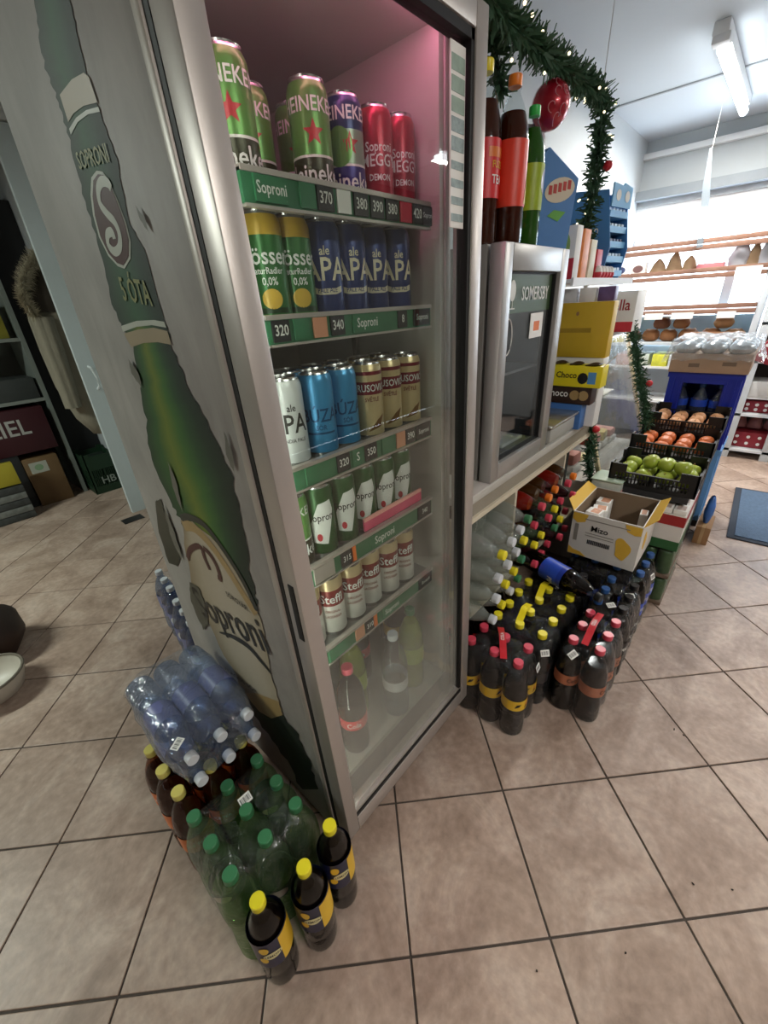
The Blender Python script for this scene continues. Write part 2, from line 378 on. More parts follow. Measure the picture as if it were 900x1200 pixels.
# the door
door = obj('door', SMB().box((0, 0, .083), (.036, .046, 1.80)).box((.55, 0, .083), (W, .046, 1.80)).box((.036, 0, .083), (.55, .046, .140)).box((.036, .006, .150), (.55, .04, .163)).box((.036, 0, 1.762), (.55, .046, 1.80)), SILVER, cooler, bevel=.003)
obj('gasket', SMB().box((.036, .003, .139), (.55, .03, .151)).box((.540, .004, .163), (.5505, .03, 1.763)).box((.036, .004, 1.748), (.55, .03, 1.763)).box((.0355, .006, .163), (.0385, .03, 1.763)), BLACK, door)
obj('glass_pane', SMB().box((.037, .016, .155), (.548, .021, 1.76)), clear('cooler_glass', 'eef1ee', .035, .015, .004, 'c9c6bd', .55, fog=(.22, .85, .30)), door, smooth=0)
obj('handle_slot', SMB().box((-.0015, .012, .80), (.004, .028, .93)), BLACK, door, bevel=.001)
stk = SMB().box((.490, .0125, 1.485), (.536, .015, 1.738))
for r in range(9): stk.box((.493, .0115, 1.495 + r * .026), (.533, .0126, 1.495 + r * .026 + (.02 if r > 3 else .012)), 2 if r > 5 else 1)
obj('energy_sticker', stk, [PAPER, pbr('sticker_print', '8fa0a0', .5, var=.6, scale=120), pbr('sticker_green', '93a89a', .5, var=.3, scale=90)], door)
# added pink glowing strip, stands in for a pink reflection in the door glass
obj('added_glow_strip', SMB().box((.06, .060, 1.792), (.53, .080, 1.797)), emit('added_pink_glow', 'ff8fbc', 16.0), cooler)
obj('added_led_strip', SMB().box((.0365, .052, .25), (.043, .062, 1.70)), emit('added_cooler_glow', 'f3f6ea', 14.0), cooler)  # white strip added behind the door frame to brighten the shelves

# --- printed bottle on the side panel: outlines read on the panel's plane
def onside(u, v, off=.001):
    d = ray(u, v); n = Vector((1, 0, K)); c = -off + K * .083
    return CAM + d * ((c - n.dot(CAM)) / n.dot(d))
def decal(name, rows, mt, off, cols=None):
    mb = MB(); pts = [onside(*p, off) for p in rows]; mb.add(pts, [tuple(range(len(pts)))]); return obj(name, mb, mt, cooler, smooth=0)
def torn(pts, amp=2.2, n=5):
    out = []
    for i in range(len(pts)):
        a, b = pts[i], pts[(i + 1) % len(pts)]
        for k in range(n):
            t = k / n; j = amp if k else 0
            out.append((a[0] + (b[0] - a[0]) * t + random.uniform(-j, j) * .6, a[1] + (b[1] - a[1]) * t + random.uniform(-j, j)))
    return out
def strip_print(name, L, R, shades, off, rows=44, rag=(0, 0)):
    """sheet between a left and a right outline, with colours across the print"""
    def at(P, t):
        s = t * (len(P) - 1); i = min(int(s), len(P) - 2); f = s - i
        return P[i][0] + (P[i+1][0] - P[i][0]) * f, P[i][1] + (P[i+1][1] - P[i][1]) * f
    mb = MB(); n = len(shades); cols = []; V = []
    for r in range(rows + 1):
        a, b = at(L, r / rows), at(R, r / rows)
        a = (a[0] + random.uniform(-1, 1) * rag[0], a[1]); b = (b[0] + random.uniform(-1, 1) * rag[1], b[1])
        for k in range(n):
            f = k / (n - 1); V.append(onside(a[0] + (b[0] - a[0]) * f, a[1] + (b[1] - a[1]) * f, off)); cols.append(lin(shades[k]))
    mb.add(V, [(r*n+k, r*n+k+1, (r+1)*n+k+1, (r+1)*n+k) for r in range(rows) for k in range(n - 1)])
    o = obj(name, mb, vcol('bottle_print', .6, 0), cooler, smooth=0)
    ca = o.data.color_attributes.new('print', 'FLOAT_COLOR', 'POINT')
    for i, c in enumerate(cols): ca.data[i].color = c
    return o
neckL = [(33, -62), (38, -20), (42, 20), (53, 80), (68, 118), (80, 157), (97, 227), (117, 290), (133, 360), (143, 383)]
neckR = [(62, -62), (76, -20), (86, 20), (100, 83), (108, 105), (115, 127), (137, 187), (150, 260), (170, 293), (193, 377)]
strip_print('bottle_neck_print', neckL, neckR, ['1f3324', '2c4a30', '2f5a3a', '2d5238', '213a2a', '1b2a20'], .0012, 60, (1.6, .8))
bodyL = [(143, 383), (157, 405), (167, 467), (177, 533), (200, 590), (213, 612), (226, 650), (240, 690)]
bodyR = [(193, 377), (200, 403), (223, 460), (257, 523), (272, 557), (283, 613), (297, 687), (304, 715)]
strip_print('bottle_body_print', bodyL, bodyR, ['1c3a1c', '2e5a22', '6b7c22', '3b6b26', '234a24', '16301c', '0f2016'], .0014, 50, (1.8, 2.2))
BEIGE = pbr('print_beige', 'a89a80', .45, var=.08); DGRN = pbr('print_dark_green', '22402a', .45, var=.15); LWHITE = pbr('print_white', 'c3c9be', .45, var=.06)
BROWNR = pbr('print_maroon', '4a1f1a', .45, var=.1); LABELC = pbr('print_cream', 'b5a893', .45, var=.10, scale=9); TAN = pbr('print_tan', 'a88d5e', .45, var=.1); INK = pbr('print_ink', '26251f', .5)
decal('neck_band_print', [(70, 111), (84, 93), (98, 85), (104, 90), (114, 120), (98, 124), (86, 133), (80, 143)], BEIGE, .002)
decal('neck_line_print', [(81, 151), (89, 138), (101, 129), (115, 125), (117, 131), (103, 134), (91, 143), (83, 158)], LWHITE, .002)
decal('shoulder_band_print', [(142, 382), (160, 376), (180, 375), (192, 377), (195, 384), (178, 381), (160, 383), (144, 389)], LWHITE, .002)
decal('shoulder_band_print', [(145, 391), (162, 386), (180, 384), (196, 388), (201, 404), (185, 401), (168, 402), (154, 407)], BEIGE, .002)
# medallion with the curled letter
med = [(113, 200), (120, 201), (127, 210), (138, 235), (148, 262), (153, 283), (153, 303), (146, 315), (138, 312), (127, 300), (116, 278), (109, 252), (106, 228), (107, 208)]
decal('medallion_print', med, LWHITE, .002)
cm = (130, 258); decal('medallion_print', [(cm[0] + (p[0] - cm[0]) * .9, cm[1] + (p[1] - cm[1]) * .93) for p in med], BROWNR, .0026)
sc = [(127, 232), (124, 236), (120, 232), (119, 225), (122, 219), (126, 222), (129, 230)]
curl = [(128, 228), (124, 234), (119, 231), (118, 222), (122, 216), (127, 219), (125, 214), (118, 214), (114, 224), (116, 242), (124, 254), (133, 262), (138, 276), (138, 288), (134, 290), (130, 284), (131, 276), (134, 280), (133, 272), (127, 272), (126, 282), (130, 294), (137, 298), (142, 292), (142, 276), (137, 260), (128, 248), (121, 240), (122, 234)]
cmb = MB()
path = [onside(*p, .003) for p in [(130, 221), (126, 214), (119, 213), (115, 222), (117, 238), (125, 250), (134, 260), (140, 275), (140, 290), (134, 295), (127, 287), (126, 275), (131, 272), (134, 280)]]
def smooth_path(P, n=5):
    out = []
    for i in range(len(P) - 1):
        p0, p1, p2, p3 = P[max(i-1, 0)], P[i], P[i+1], P[min(i+2, len(P)-1)]
        for k in range(n):
            t = k / n; out.append(.5 * ((2*p1) + (p2 - p0) * t + (2*p0 - 5*p1 + 4*p2 - p3) * t*t + (3*p1 - p0 - 3*p2 + p3) * t**3))
    return out + [P[-1]]
sp = smooth_path(path)
def ribbon(mb, P, w, nrm, mi=0):
    V = []; nrm = Vector(nrm)
    for i, p in enumerate(P):
        d = (P[min(i+1, len(P)-1)] - P[max(i-1, 0)]).normalized(); s = d.cross(nrm) * (w[i] if isinstance(w, list) else w) * .5; V += [p + s, p - s]
    mb.add(V, [(2*i, 2*i+1, 2*i+3, 2*i+2) for i in range(len(P) - 1)], mi)
ribbon(cmb, sp, .013, (1, 0, 0)); obj('medallion_letter', cmb, LWHITE, cooler, smooth=0)
# lettering on the print, lying in the panel plane (text reads towards the front)
def side_text(s, px0, px1, size, mt, name, off=.003, sx=1.0, rise=None):
    a, b = onside(*px0, off), onside(*px1, off); ax = (b - a).normalized(); ay = Vector((1, 0, K)).normalized().cross(ax).normalized()
    if ay.z < 0: ay = -ay
    mb = MB(); v, f = text_geo(s); xs = [p[0] for p in v]; wid = max(xs) - min(xs)
    sxx = (b - a).length / wid
    mb.add([(a + b) * .5 + ax * ((p[0] - (min(xs) + max(xs)) / 2) * sxx) + ay * (p[1] * size) for p in v], f); return obj(name, mb, mt, cooler, smooth=0)
GOLD = pbr('print_gold', '8f9460', .5, var=.2)
side_text('SOPRONI', (91, 190), (126, 180), .028, GOLD, 'arched_lettering')
side_text('5 ÓTA', (142, 340), (176, 346), .05, GOLD, 'year_lettering')
# big cream label
strip_print('label_print', [(213, 610), (216, 640), (224, 680), (240, 720), (258, 760), (280, 800), (292, 818)], [(226, 611), (258, 640), (290, 690), (306, 725), (316, 780), (324, 815), (330, 832)], ['8f7f63', 'b0a48e', 'b8ad9a', 'b8ad9a', 'a89b84'], .0022, 20, (2.0, 1.4))
arch = [(212, 607), (222, 606), (240, 616), (262, 645), (285, 682), (301, 716)]
am = MB(); ribbon(am, smooth_path([onside(*p, .003) for p in arch]), .018, (1, 0, 0)); obj('label_arch', am, pbr('print_black_green', '18231a', .45), cooler, smooth=0)
am = MB(); ribbon(am, smooth_path([onside(*p, .0032) for p in [(215, 616), (226, 618), (243, 634), (262, 660), (284, 695), (300, 720)]]), .028, (1, 0, 0)); obj('label_arch', am, TAN, cooler, smooth=0)
rb = MB()
ribbon(rb, smooth_path([onside(*p, .0036) for p in [(220, 655), (222, 645), (230, 640), (236, 643), (240, 655), (246, 668)]]), .016, (1, 0, 0))
ribbon(rb, smooth_path([onside(*p, .0036) for p in [(238, 642), (246, 650), (254, 664), (258, 678), (255, 676)]]), .016, (1, 0, 0)); obj('label_emblem', rb, BROWNR, cooler, smooth=0)
side_text('Soproni', (231, 706), (310, 749), .145, INK, 'brand_lettering', .004)
side_text('SÖRGYÁR', (265, 696), (290, 714), .022, INK, 'small_lettering', .004)
side_text('VILÁGOS SÖR', (262, 782), (302, 812), .022, INK, 'small_lettering', .004)
um = MB(); P = smooth_path([onside(*p, .004) for p in [(257, 741), (272, 746), (290, 757), (306, 775), (318, 790)]]); ribbon(um, P, [.004 + .016 * math.sin(PI * i / len(P)) for i in range(len(P))], (1, 0, 0)); obj('label_flourish', um, INK, cooler, smooth=0)
decal('label_foot_print', [(287, 812), (300, 812), (326, 822), (331, 838), (318, 842), (304, 834), (294, 822)], TAN, .0036)
strip_print('bottle_foot_print', [(280, 806), (300, 840), (330, 880), (352, 925)], [(331, 838), (350, 862), (364, 895), (373, 925)], ['0f1c12', '1a3320', '16281a', '0c160e'], .0018, 16, (2.5, 2))
decal('torn_print', torn([(182, 588), (188, 584), (196, 612), (212, 652), (208, 664), (198, 660), (186, 624)], 1.0, 4), pbr('print_scrap', '182615', .4, var=.4, scale=30), .002)
decal('torn_print', torn([(222, 682), (232, 688), (240, 708), (244, 732), (238, 738), (229, 718), (223, 700)], 1.2, 4), pbr('print_scrap2', '4a4a3c', .5, var=.4, scale=30), .004)
for k, (a, b, w) in enumerate((((150, 420), (166, 455), 4), ((196, 540), (214, 600), 3), ((190, 590), (214, 660), 3), ((262, 505), (276, 560), 4), ((158, 240), (176, 275), 3))):
    decal('peeled_edge', torn([a, ((a[0]+b[0])/2 + w, (a[1]+b[1])/2), b, ((a[0]+b[0])/2 - w, (a[1]+b[1])/2)], 1.2, 4), pbr('peeled_vinyl', '6d6c63', .5, var=.4, scale=40), .0046)

# --- shelves with price rails
RAILG = pbr('rail_green', '2f6a48', .4, var=.2, scale=30); TAGB = pbr('tag_black', '1d1e20', .45); TXT = pbr('tag_text', 'd8dcd6', .5); TAGP = pbr('tag_peach', 'c58a6a', .5); ORNG = pbr('sticker_orange', 'e8752a', .5); TAGR = pbr('tag_red', 'b2243a', .45)
RAILM = [RAILG, TAGB, TXT, TAGP, ORNG, TAGR, SILVER]
def shelf(zt, tags, hgt=.042, y=.088, x0=.05, x1=.485):
    o = obj('shelf', MB().box((x0 - .022 * (zt - .083), y, zt - .030), (x1 + .03 - .022 * (zt - .083), .60, zt - .0225)), pbr('shelf_grey', '8d8f8c', .4, .3), cooler)
    r = MB().box((x0 + .01, y - .010, zt - hgt), (x1, y - .002, zt), 0); r.box((x0 + .01, y - .013, zt - .004), (x1, y - .001, zt + .003), 6); r.box((x0 + .01, y - .013, zt - hgt - .003), (x1, y - .001, zt - hgt + .001), 6)
    obj('price_rail', r, RAILM, o, smooth=0)
    for (x, w, mi, s, ts) in tags:
        t = MB().box((x - w/2, y - .0135, zt - hgt + .004), (x + w/2, y - .0095, zt - .005), mi)
        if s: text_flat(t, s, ts, (x, y - .0142, zt - hgt/2), (1, 0, 0), (0, 0, 1), 2, .8)
        obj('price_tag', t, RAILM, o, smooth=0)
shelf(1.533, [(.105, .055, 0, 'Soproni', .02), (.17, .03, 0, '', .02), (.205, .034, 1, '370', .022), (.245, .03, 2, '', .0), (.285, .034, 1, '380', .022), (.325, .034, 1, '390', .022), (.365, .034, 1, '380', .022), (.405, .034, 5, '', 0), (.44, .03, 1, '420', .022), (.473, .03, 1, 'Soproni', .012)], .040)
shelf(1.353, [(.085, .032, 1, '320', .022), (.125, .03, 0, '', 0), (.165, .03, 3, '', 0), (.205, .032, 1, '340', .022), (.28, .075, 0, 'Soproni', .022), (.385, .028, 1, '8', .02), (.45, .055, 1, 'Soproni', .016), (.432, .014, 5, '', 0)], .040)
shelf(1.107, [(.12, .06, 0, '', .02), (.185, .034, 1, '320', .022), (.225, .03, 0, 'S', .025), (.265, .036, 1, '350', .022), (.32, .04, 0, '', 0), (.365, .03, 3, '', 0), (.40, .034, 1, '390', .022), (.45, .055, 1, 'Soproni', .016)], .044)
shelf(.892, [(.10, .055, 6, '', 0), (.165, .034, 1, '315', .02), (.185, .016, 4, '', 0), (.29, .10, 0, 'Soproni', .028), (.45, .055, 1, '340', .02)], .046)
shelf(.664, [(.11, .06, 0, '', 0), (.18, .03, 3, '', 0), (.215, .03, 1, '310', .02), (.235, .014, 4, '', 0), (.30, .07, 0, 'Soproni', .022), (.45, .06, 1, 'Borsodi', .015)], .044)
tray = thing('promo_tray', 'glossy pink and red cardboard tray before the green cans', 'tray', (.33, .095, .895))
obj('tray_front', MB().box((-.09, -.006, 0), (.125, -.001, .030)), pbr('pink_card', 'd04a6c', .3, var=.3, scale=30), tray)
obj('tray_lip', MB().box((-.09, -.0065, .024), (.125, -.0005, .032)), pbr('pink_light', 'f2a9a0', .3), tray)

# ================================================================== CANS
CANH, CANR = .168, .0332
VIEW = math.radians(-121)
C = lambda n, col, r=.3, mtl=.35, var=.06: pbr(n, col, r, mtl, var)
def can_mesh(zones, texts, shapes=(), h=CANH, r=CANR):
    """zones: [(z_top_fraction, material)], printed letters and shapes wrap the wall"""
    mats = [ALU]; idx = {}
    def mi(mt):
        if mt.name not in idx: idx[mt.name] = len(mats); mats.append(mt)
        return idx[mt.name]
    prof = [(r * .80, .002), (r * .92, .0), (r, .012)]; ms = [0, 0]
    z0 = .012; zn = h * .885
    for zf, mt in zones:
        z1 = min(zn, h * zf); prof.append((r, z1)); ms.append(mi(mt)); z0 = z1
    prof += [(r * .965, h * .925), (r * .87, h * .965), (r * .845, h * .985)]; ms += [mi(zones[-1][1])] * 2 + [0]
    body = MB().lathe(prof, 28, ms)
    let = MB(); lm = []
    def li(mt):
        if mt not in lm: lm.append(mt)
        return lm.index(mt)
    for (poly, z, da, mt) in shapes: poly_cyl(let, poly, r + .0004, z, VIEW + da, li(mt))
    for t in texts: text_cyl(let, t[0], t[1], r + .0007, t[2], VIEW + t[3], li(t[4]), t[5] if len(t) > 5 else .85)
    lid = MB().lathe([(r * .845, h * .983), (r * .86, h), (r * .82, h), (r * .79, h * .975), (r * .1, h * .975)], 24).box((-.008, -.004, h * .976), (.012, .004, h * .985))
    return body, mats, lid, let, lm
CW = C('can_white_ink', 'd9dcd8', .4, 0); CRED = C('can_red_ink', 'b01f2c', .35, .1)
g_l, g_d = C('can_green', '5f9347'), C('can_dark_green', '1f3a20')
KINDS = {}
KINDS['green_star'] = can_mesh([(.40, C('can_brown_green', '3a3a26')), (.42, CW), (1, g_l)], [('HEINEKEN', .026, .132, 0, CW, .9), ('Heineken', .036, .045, 0, CW, .9)], [(star(.018), .098, 0, CRED)])
KINDS['blue_star'] = can_mesh([(.40, C('can_violet', '3b2f78')), (.42, CW), (.70, C('can_silver_green', '8aa08a')), (1, C('can_navy', '27315e'))], [('HEINEKEN', .026, .138, 0, CW, .9), ('Heineken', .036, .045, 0, CW, .9)], [(ell(.024, .028), .094, -.5, g_l), (star(.017), .098, .1, CRED)])
KINDS['cherry'] = can_mesh([(1, C('can_cherry', '9b1c36'))], [('Soproni', .02, .105, 0, CW), ('MEGGY', .026, .085, 0, CW), ('DEMON', .014, .06, 0, CW)])
LEM = C('can_lemon', 'c9a63a', .35, .1)
KINDS['gosser'] = can_mesh([(.13, LEM), (.80, C('can_gosser', '2c6630')), (1, LEM)], [('Gösser', .034, .105, 0, CW, .9), ('NaturRadler', .013, .085, 0, CW), ('0,0%', .016, .07, .1, CW)], [(ell(.017, .015), .045, .1, LEM), ([(-.03, -.004), (.03, -.004), (.03, .004), (-.03, .004)], .028, 0, g_d)])
APAB = C('can_royal', '20356e'); APAC = C('can_cream_ink', 'd8cfb4', .4, 0)
KINDS['apa'] = can_mesh([(1, APAB)], [('APA', .052, .088, 0, APAC, .85), ('ale', .02, .118, 0, APAC), ('PALE ALE', .011, .056, 0, APAB)], [([(-.03, -.002), (-.015, -.006), (.015, -.006), (.03, -.002), (.03, .008), (.015, .004), (-.015, .004), (-.03, .008)], .055, 0, APAC)])
KINDS['ipa'] = can_mesh([(1, C('can_white', 'c8cccb', .35, .2))], [('IPA', .05, .085, .1, INK, .8), ('ale', .018, .115, .1, INK), ('INDIA PALE', .010, .055, .1, INK)])
BUZB = C('can_sky', '3f8ec0'); BUZD = C('can_deep_blue', '1d4d78')
KINDS['wheat'] = can_mesh([(1, BUZB)], [('BÚZA', .036, .085, 0, BUZD, .85), ('SÖR', .014, .062, 0, BUZD)], [([(-.03, -.003), (.03, -.003), (.03, .001), (-.03, .001)], .052, 0, BUZD)])
KRC = C('can_cream', 'cdb98c', .32, .35); KRM = C('can_maroon', '7a1d2c')
KINDS['krus'] = can_mesh([(.60, KRC), (.76, KRM), (.84, KRC), (.90, KRM), (1, KRC)], [('KRUSOVICE', .021, .114, 0, CW, .8), ('SVĚTLÉ', .012, .09, 0, KRM)], [([(-.02, -.03), (.012, -.02), (.022, .006), (.004, -.004)], .05, .2, C('can_bronze', '7d5a35'))])
sopg = C('can_sop_green', '2b5a2c')
KINDS['soproni'] = can_mesh([(1, sopg)], [('Soproni', .024, .098, .1, INK, .8)], [([(-.024, -.05), (.006, -.056), (.028, .02), (.022, .045), (-.006, .04), (-.026, -.005)], .09, .1, CW), (ell(.006, .009), .052, -.2, CRED)])
STC = C('can_pearl', 'cfcdc6', .3, .25); STM = C('can_wine', '7a2520')
KINDS['steffl'] = can_mesh([(.54, STC), (.80, STM), (1, C('can_champagne', 'c9b68f', .3, .5))], [('Steffl', .034, .11, 0, CW, .9), ('ORIGINAL', .010, .075, 0, STM), ('LAGERBIER', .010, .06, 0, STM)])
PROTO = {}
def place_can(kind, name, x, y, z, rot, label, group):
    t = thing(name, label, 'can', (x, y, z), rot, group)
    if kind not in PROTO:
        b, ms, lid, let, lm = KINDS[kind]
        PROTO[kind] = (obj('body', b, ms, t), obj('lid', lid, ALU, t), obj('lettering', let, lm, t, smooth=0))
    else:
        for o in PROTO[kind]:
            c = o.copy(); COL.objects.link(c); c.parent = t
    return t
ORD = ['first', 'second', 'third', 'fourth', 'fifth', 'sixth', 'seventh', 'eighth']
def row(kindlist, xs, y, z, shelfname, back=()):
    for i, (k, x) in enumerate(zip(kindlist, xs)):
        where = 'leftmost' if i == 0 else 'rightmost' if i == len(xs) - 1 else ORD[i] + ' from the left'
        place_can(k, 'beer_can', x, y + random.uniform(-.004, .004), z, random.uniform(-.12, .12), f'{DESC[k]}, {where} in the {shelfname} shelf front row', f'front cans on the {shelfname} cooler shelf')
    for i, (k, x, dy) in enumerate(sorted(back, key=lambda q: q[1])):
        place_can(k, 'beer_can', x, y + dy, z, random.uniform(-.3, .3), f'{DESC[k]}, {ORD[i]} from the left in the {shelfname} shelf rear row', f'{k.replace("_", " ")} cans in the rear row of the {shelfname} shelf')
DESC = dict(green_star='light green star beer can', blue_star='navy star beer can', cherry='dark red cherry beer can', gosser='yellow-topped green beer can', apa='royal blue ale can', ipa='white ale can', wheat='sky blue wheat beer can', krus='cream beer can', soproni='dark green beer can', steffl='white and wine-red beer can')
def cols(pts, y): return [on(u, v, y=y).x for u, v in pts]
YA, YD = .158, .138
row(['green_star', 'green_star', 'blue_star', 'cherry', 'cherry'], cols([(268, 110), (362, 135), (403, 140), (438, 165), (465, 175)], YA), YA, 1.514, 'top', [('green_star', .20, .075), ('cherry', .41, .085), ('green_star', .13, .08), ('green_star', .30, .085)])
row(['gosser', 'gosser', 'apa', 'apa', 'apa', 'apa'], cols([(311, 310), (345, 310), (381, 310), (409, 310), (436, 310), (461, 310)], YA), YA, 1.334, 'second', [('gosser', .14, .07), ('gosser', .21, .07), ('apa', .29, .07), ('apa', .36, .07), ('apa', .43, .07)])
row(['ipa', 'wheat', 'wheat', 'krus', 'krus', 'krus'], cols([(337, 490), (373, 482), (402, 474), (430, 465), (454, 455), (476, 448)], YA - .01), YA - .01, 1.088, 'third', [('ipa', .11, .07), ('wheat', .18, .07), ('wheat', .25, .07), ('krus', .32, .07), ('krus', .39, .07), ('krus', .46, .07)])
row(['green_star', 'soproni', 'soproni', 'soproni', 'soproni', 'soproni'], [.085, .152, .219, .287, .354, .421], YD, .873, 'fourth', [('soproni', .10, .07), ('soproni', .17, .07), ('soproni', .237, .07), ('soproni', .305, .07), ('soproni', .373, .07), ('soproni', .44, .07)])
row(['steffl'] * 6, [.085, .152, .219, .287, .354, .421], YD, .645, 'fifth', [('steffl', .10 + .068 * i, .07) for i in range(6)])

# ================================================================== BOTTLES
BH, BR = .318, .0412
def pet_profile(r=BR, h=BH, waist=.93, t=0.0, shoulder=.62):
    q = lambda rr, zz: (max(.001, rr - t), zz)
    return [q(r*.55, h*.012), q(r*.80, 0), q(r*.96, h*.018), q(r, h*.05), q(r, h*.20), q(r*.985, h*.215), q(r, h*.23), q(r*waist, h*.33), q(r*waist, h*.47), q(r, h*.52), q(r*.985, h*.54), q(r, h*.56), q(r, h*shoulder), q(r*.94, h*.70), q(r*.78, h*.78), q(r*.55, h*.85), q(r*.36, h*.895), q(r*.31, h*.91), q(r*.31, h*.925), q(r*.40, h*.928), q(r*.40, h*.936), q(r*.30, h*.938), q(r*.30, h*.975)]
def liquid_mb(r, h, waist, level, n=20):
    P = [p for p in pet_profile(r, h, waist, .0016) if p[1] <= h * level]
    rl = [p for p in pet_profile(r, h, waist, .0016)]
    for a, b in zip(rl, rl[1:]):
        if a[1] <= h * level < b[1]:
            f = (h*level - a[1]) / (b[1] - a[1]); P.append((a[0] + (b[0]-a[0]) * f, h * level)); break
    P[0] = (P[0][0], .003); P[1] = (P[1][0], .0022)
    return MB().lathe(P + [(.001, P[-1][1])], n)
def liquid(name, col, rough=.08, spec=.5): return pbr(name, col, rough, 0, .1, spec=.15)
COLA = liquid('cola_liquid', '0b0504'); TEA = liquid('tea_liquid', '3f1609'); AMBER = liquid('amber_liquid', '43260f'); GREENL = liquid('green_liquid', '2f5f1c'); DARKTEA = liquid('lemon_tea_liquid', '0e0806'); REDL = liquid('red_liquid', '7d160c')
WATERL = clear('water_body', 'e6eef2', .04, .03, .02, 'c8d4dc', .5)
BROWNPET = clear('brown_pet', 'c09060', .06, .06, .04, '5a3c20', .7)
BK = {}
def def_bottle(key, shell, liq, level, cap, label=None, h=BH, r=BR, waist=.93, texts=(), lab=(.33, .50), shapes=(), cap_name='cap', two=None):
    parts = [('shell', MB().lathe(pet_profile(r, h, waist), 22), [shell])]
    if liq is not None: parts.append(('liquid', liquid_mb(r, h, waist, level), [liq]))
    cp = MB().lathe([(r*.37, h*.937), (r*.385, h*.94), (r*.385, h*.995), (r*.35, h), (r*.05, h)], 18)
    parts.append((cap_name, cp, [cap]))
    if label is not None:
        z0, z1 = lab; rl = r * max(waist, 1.0 if z1 > .52 or z0 < .3 else waist) + .0008
        lb = MB().lathe([(rl, h*z0), (rl, h*z1)], 26, 0, close=False); lm = [label]
        if two: lb.lathe([(rl + .0003, h*two[0]), (rl + .0003, h*two[1])], 26, 1, close=False); lm.append(two[2])
        for (poly, zf, da, mt) in shapes:
            if mt not in lm: lm.append(mt)
            poly_cyl(lb, poly, rl + .0008, h*zf, VIEW + da, lm.index(mt))
        for (s, sz, zf, da, mt) in texts:
            if mt not in lm: lm.append(mt)
            text_cyl(lb, s, sz, rl + .0012, h*zf, VIEW + da, lm.index(mt), .85)
        parts.append(('label_band', lb, lm))
    BK[key] = parts
LYEL = pbr('label_yellow', 'e0b52a', .4, var=.15); LCOP = pbr('label_copper', 'b06a4a', .4, var=.25, scale=40); LBLUE = pbr('label_blue', '2a4fc0', .35, var=.12); LRED = pbr('label_red', 'd5232a', .4); LNAVY = pbr('label_navy', '121a3c', .35, var=.4); LLIME = pbr('label_lime', '9fb81e', .4, var=.15); LORG = pbr('label_orange', 'e0762a', .4)
CAPR = pbr('cap_red', 'd2445a', .35, var=.04); CAPY = pbr('cap_yellow', 'efe02c', .35, var=.04); CAPG = pbr('cap_green', '3f7f55', .35, var=.05); CAPB = pbr('cap_black', '17181c', .4); CAPBL = pbr('cap_blue', '2f5c9c', .4); CAPO = pbr('cap_orange', 'ee8124', .35); CAPLG = pbr('cap_bright_green', '35c052', .35); CAPPY = pbr('cap_pale_yellow', 'dccf6c', .4); CAPW = pbr('cap_white', 'd6dadf', .4)
LEAF = pbr('label_leaf_green', '2d6b38', .4); LSIL = pbr('label_silver', 'b9bcc6', .3, .4)
def_bottle('cola_yellow', PET, COLA, .80, CAPR, LYEL, waist=.95, lab=(.42, .56), shapes=[([(-.02, -.008), (-.004, -.002), (.004, .01), (-.012, .008)], .49, .0, BLACK), ([(.006, -.01), (.02, -.006), (.016, .006)], .48, .2, BLACK)], texts=[('Cola', .018, .50, .75, REDP)])
def_bottle('cola_copper', PET, COLA, .80, CAPR, LCOP, waist=.95, lab=(.42, .56), texts=[('Cola', .024, .49, 0, BLACK)], shapes=[(ell(.012, .009), .47, .5, LORG)])
def_bottle('cola_plain', PET, COLA, .78, CAPY, pbr('label_dark', '1f1a1a', .4), waist=.95, lab=(.36, .50))
def_bottle('cola_red', PET, COLA, .82, CAPR, LRED, waist=.95, lab=(.42, .56), texts=[('Cola', .024, .49, 0, PAPER)])
def_bottle('cola_black', PET, COLA, .86, CAPB, pbr('label_black', '111317', .4), waist=.97, lab=(.36, .56), texts=[('MAX', .024, .46, 0, PAPER)])
def_bottle('cola_bluecap', PET, COLA, .86, CAPBL, LBLUE, waist=.97, lab=(.36, .56), texts=[('PEPSI', .022, .46, 0, PAPER)])
def_bottle('lemon_tea', PET, DARKTEA, .84, CAPY, LNAVY, waist=1.0, lab=(.38, .72), r=.040, two=None, shapes=[([(-.052, -.05), (-.030, -.05), (-.022, .05), (-.052, .05)], .55, 1.7, LYEL), ([(-.022, -.05), (.03, -.05), (.03, .04), (-.02, .05)], .55, 1.25, LYEL), (ell(.020, .013), .55, 0.0, pbr('label_cream', 'd8cf9a', .4)), (ell(.010, .014), .64, -.35, LYEL), (ell(.009, .012), .50, -.5, LYEL)], texts=[('LEMON', .012, .55, 0, BLACK)])
def_bottle('green_clear', PETG, None, 0, CAPG, None, waist=.95)
def_bottle('green_labelled', PETG, None, 0, CAPG, pbr('label_dark_green', '2c4a32', .4), waist=.95, lab=(.40, .52), shapes=[(ell(.022, .014), .46, 0, CREAM)])
def_bottle('brown_amber', BROWNPET, AMBER, .74, CAPPY, LORG, waist=.97, lab=(.36, .56), texts=[('ICE TEA', .016, .46, 0, PAPER)])
def_bottle('water_blue', PETB, None, 0, CAPW, pbr('label_water_blue', '6d74a4', .35, var=.25, scale=30), waist=.95, lab=(.40, .62), shapes=[(ell(.014, .02), .50, 0, PAPER)])
def_bottle('water_slim', PETB, None, 0, CAPW, MATS['label_water_blue'], r=.0368, h=.335, waist=.95, lab=(.40, .62), shapes=[(ell(.014, .02), .50, 0, PAPER)])
def_bottle('water_clear', PET, WATERL, .84, CAPW, pbr('label_clear_white', 'cfd4d4', .4), waist=.95, lab=(.36, .48))
def_bottle('soda_clear_yellow', PET, WATERL, .84, CAPY, pbr('label_soda', 'c9ccc6', .4), waist=.95, lab=(.36, .48), texts=[('SODA', .02, .42, 0, REDP)])
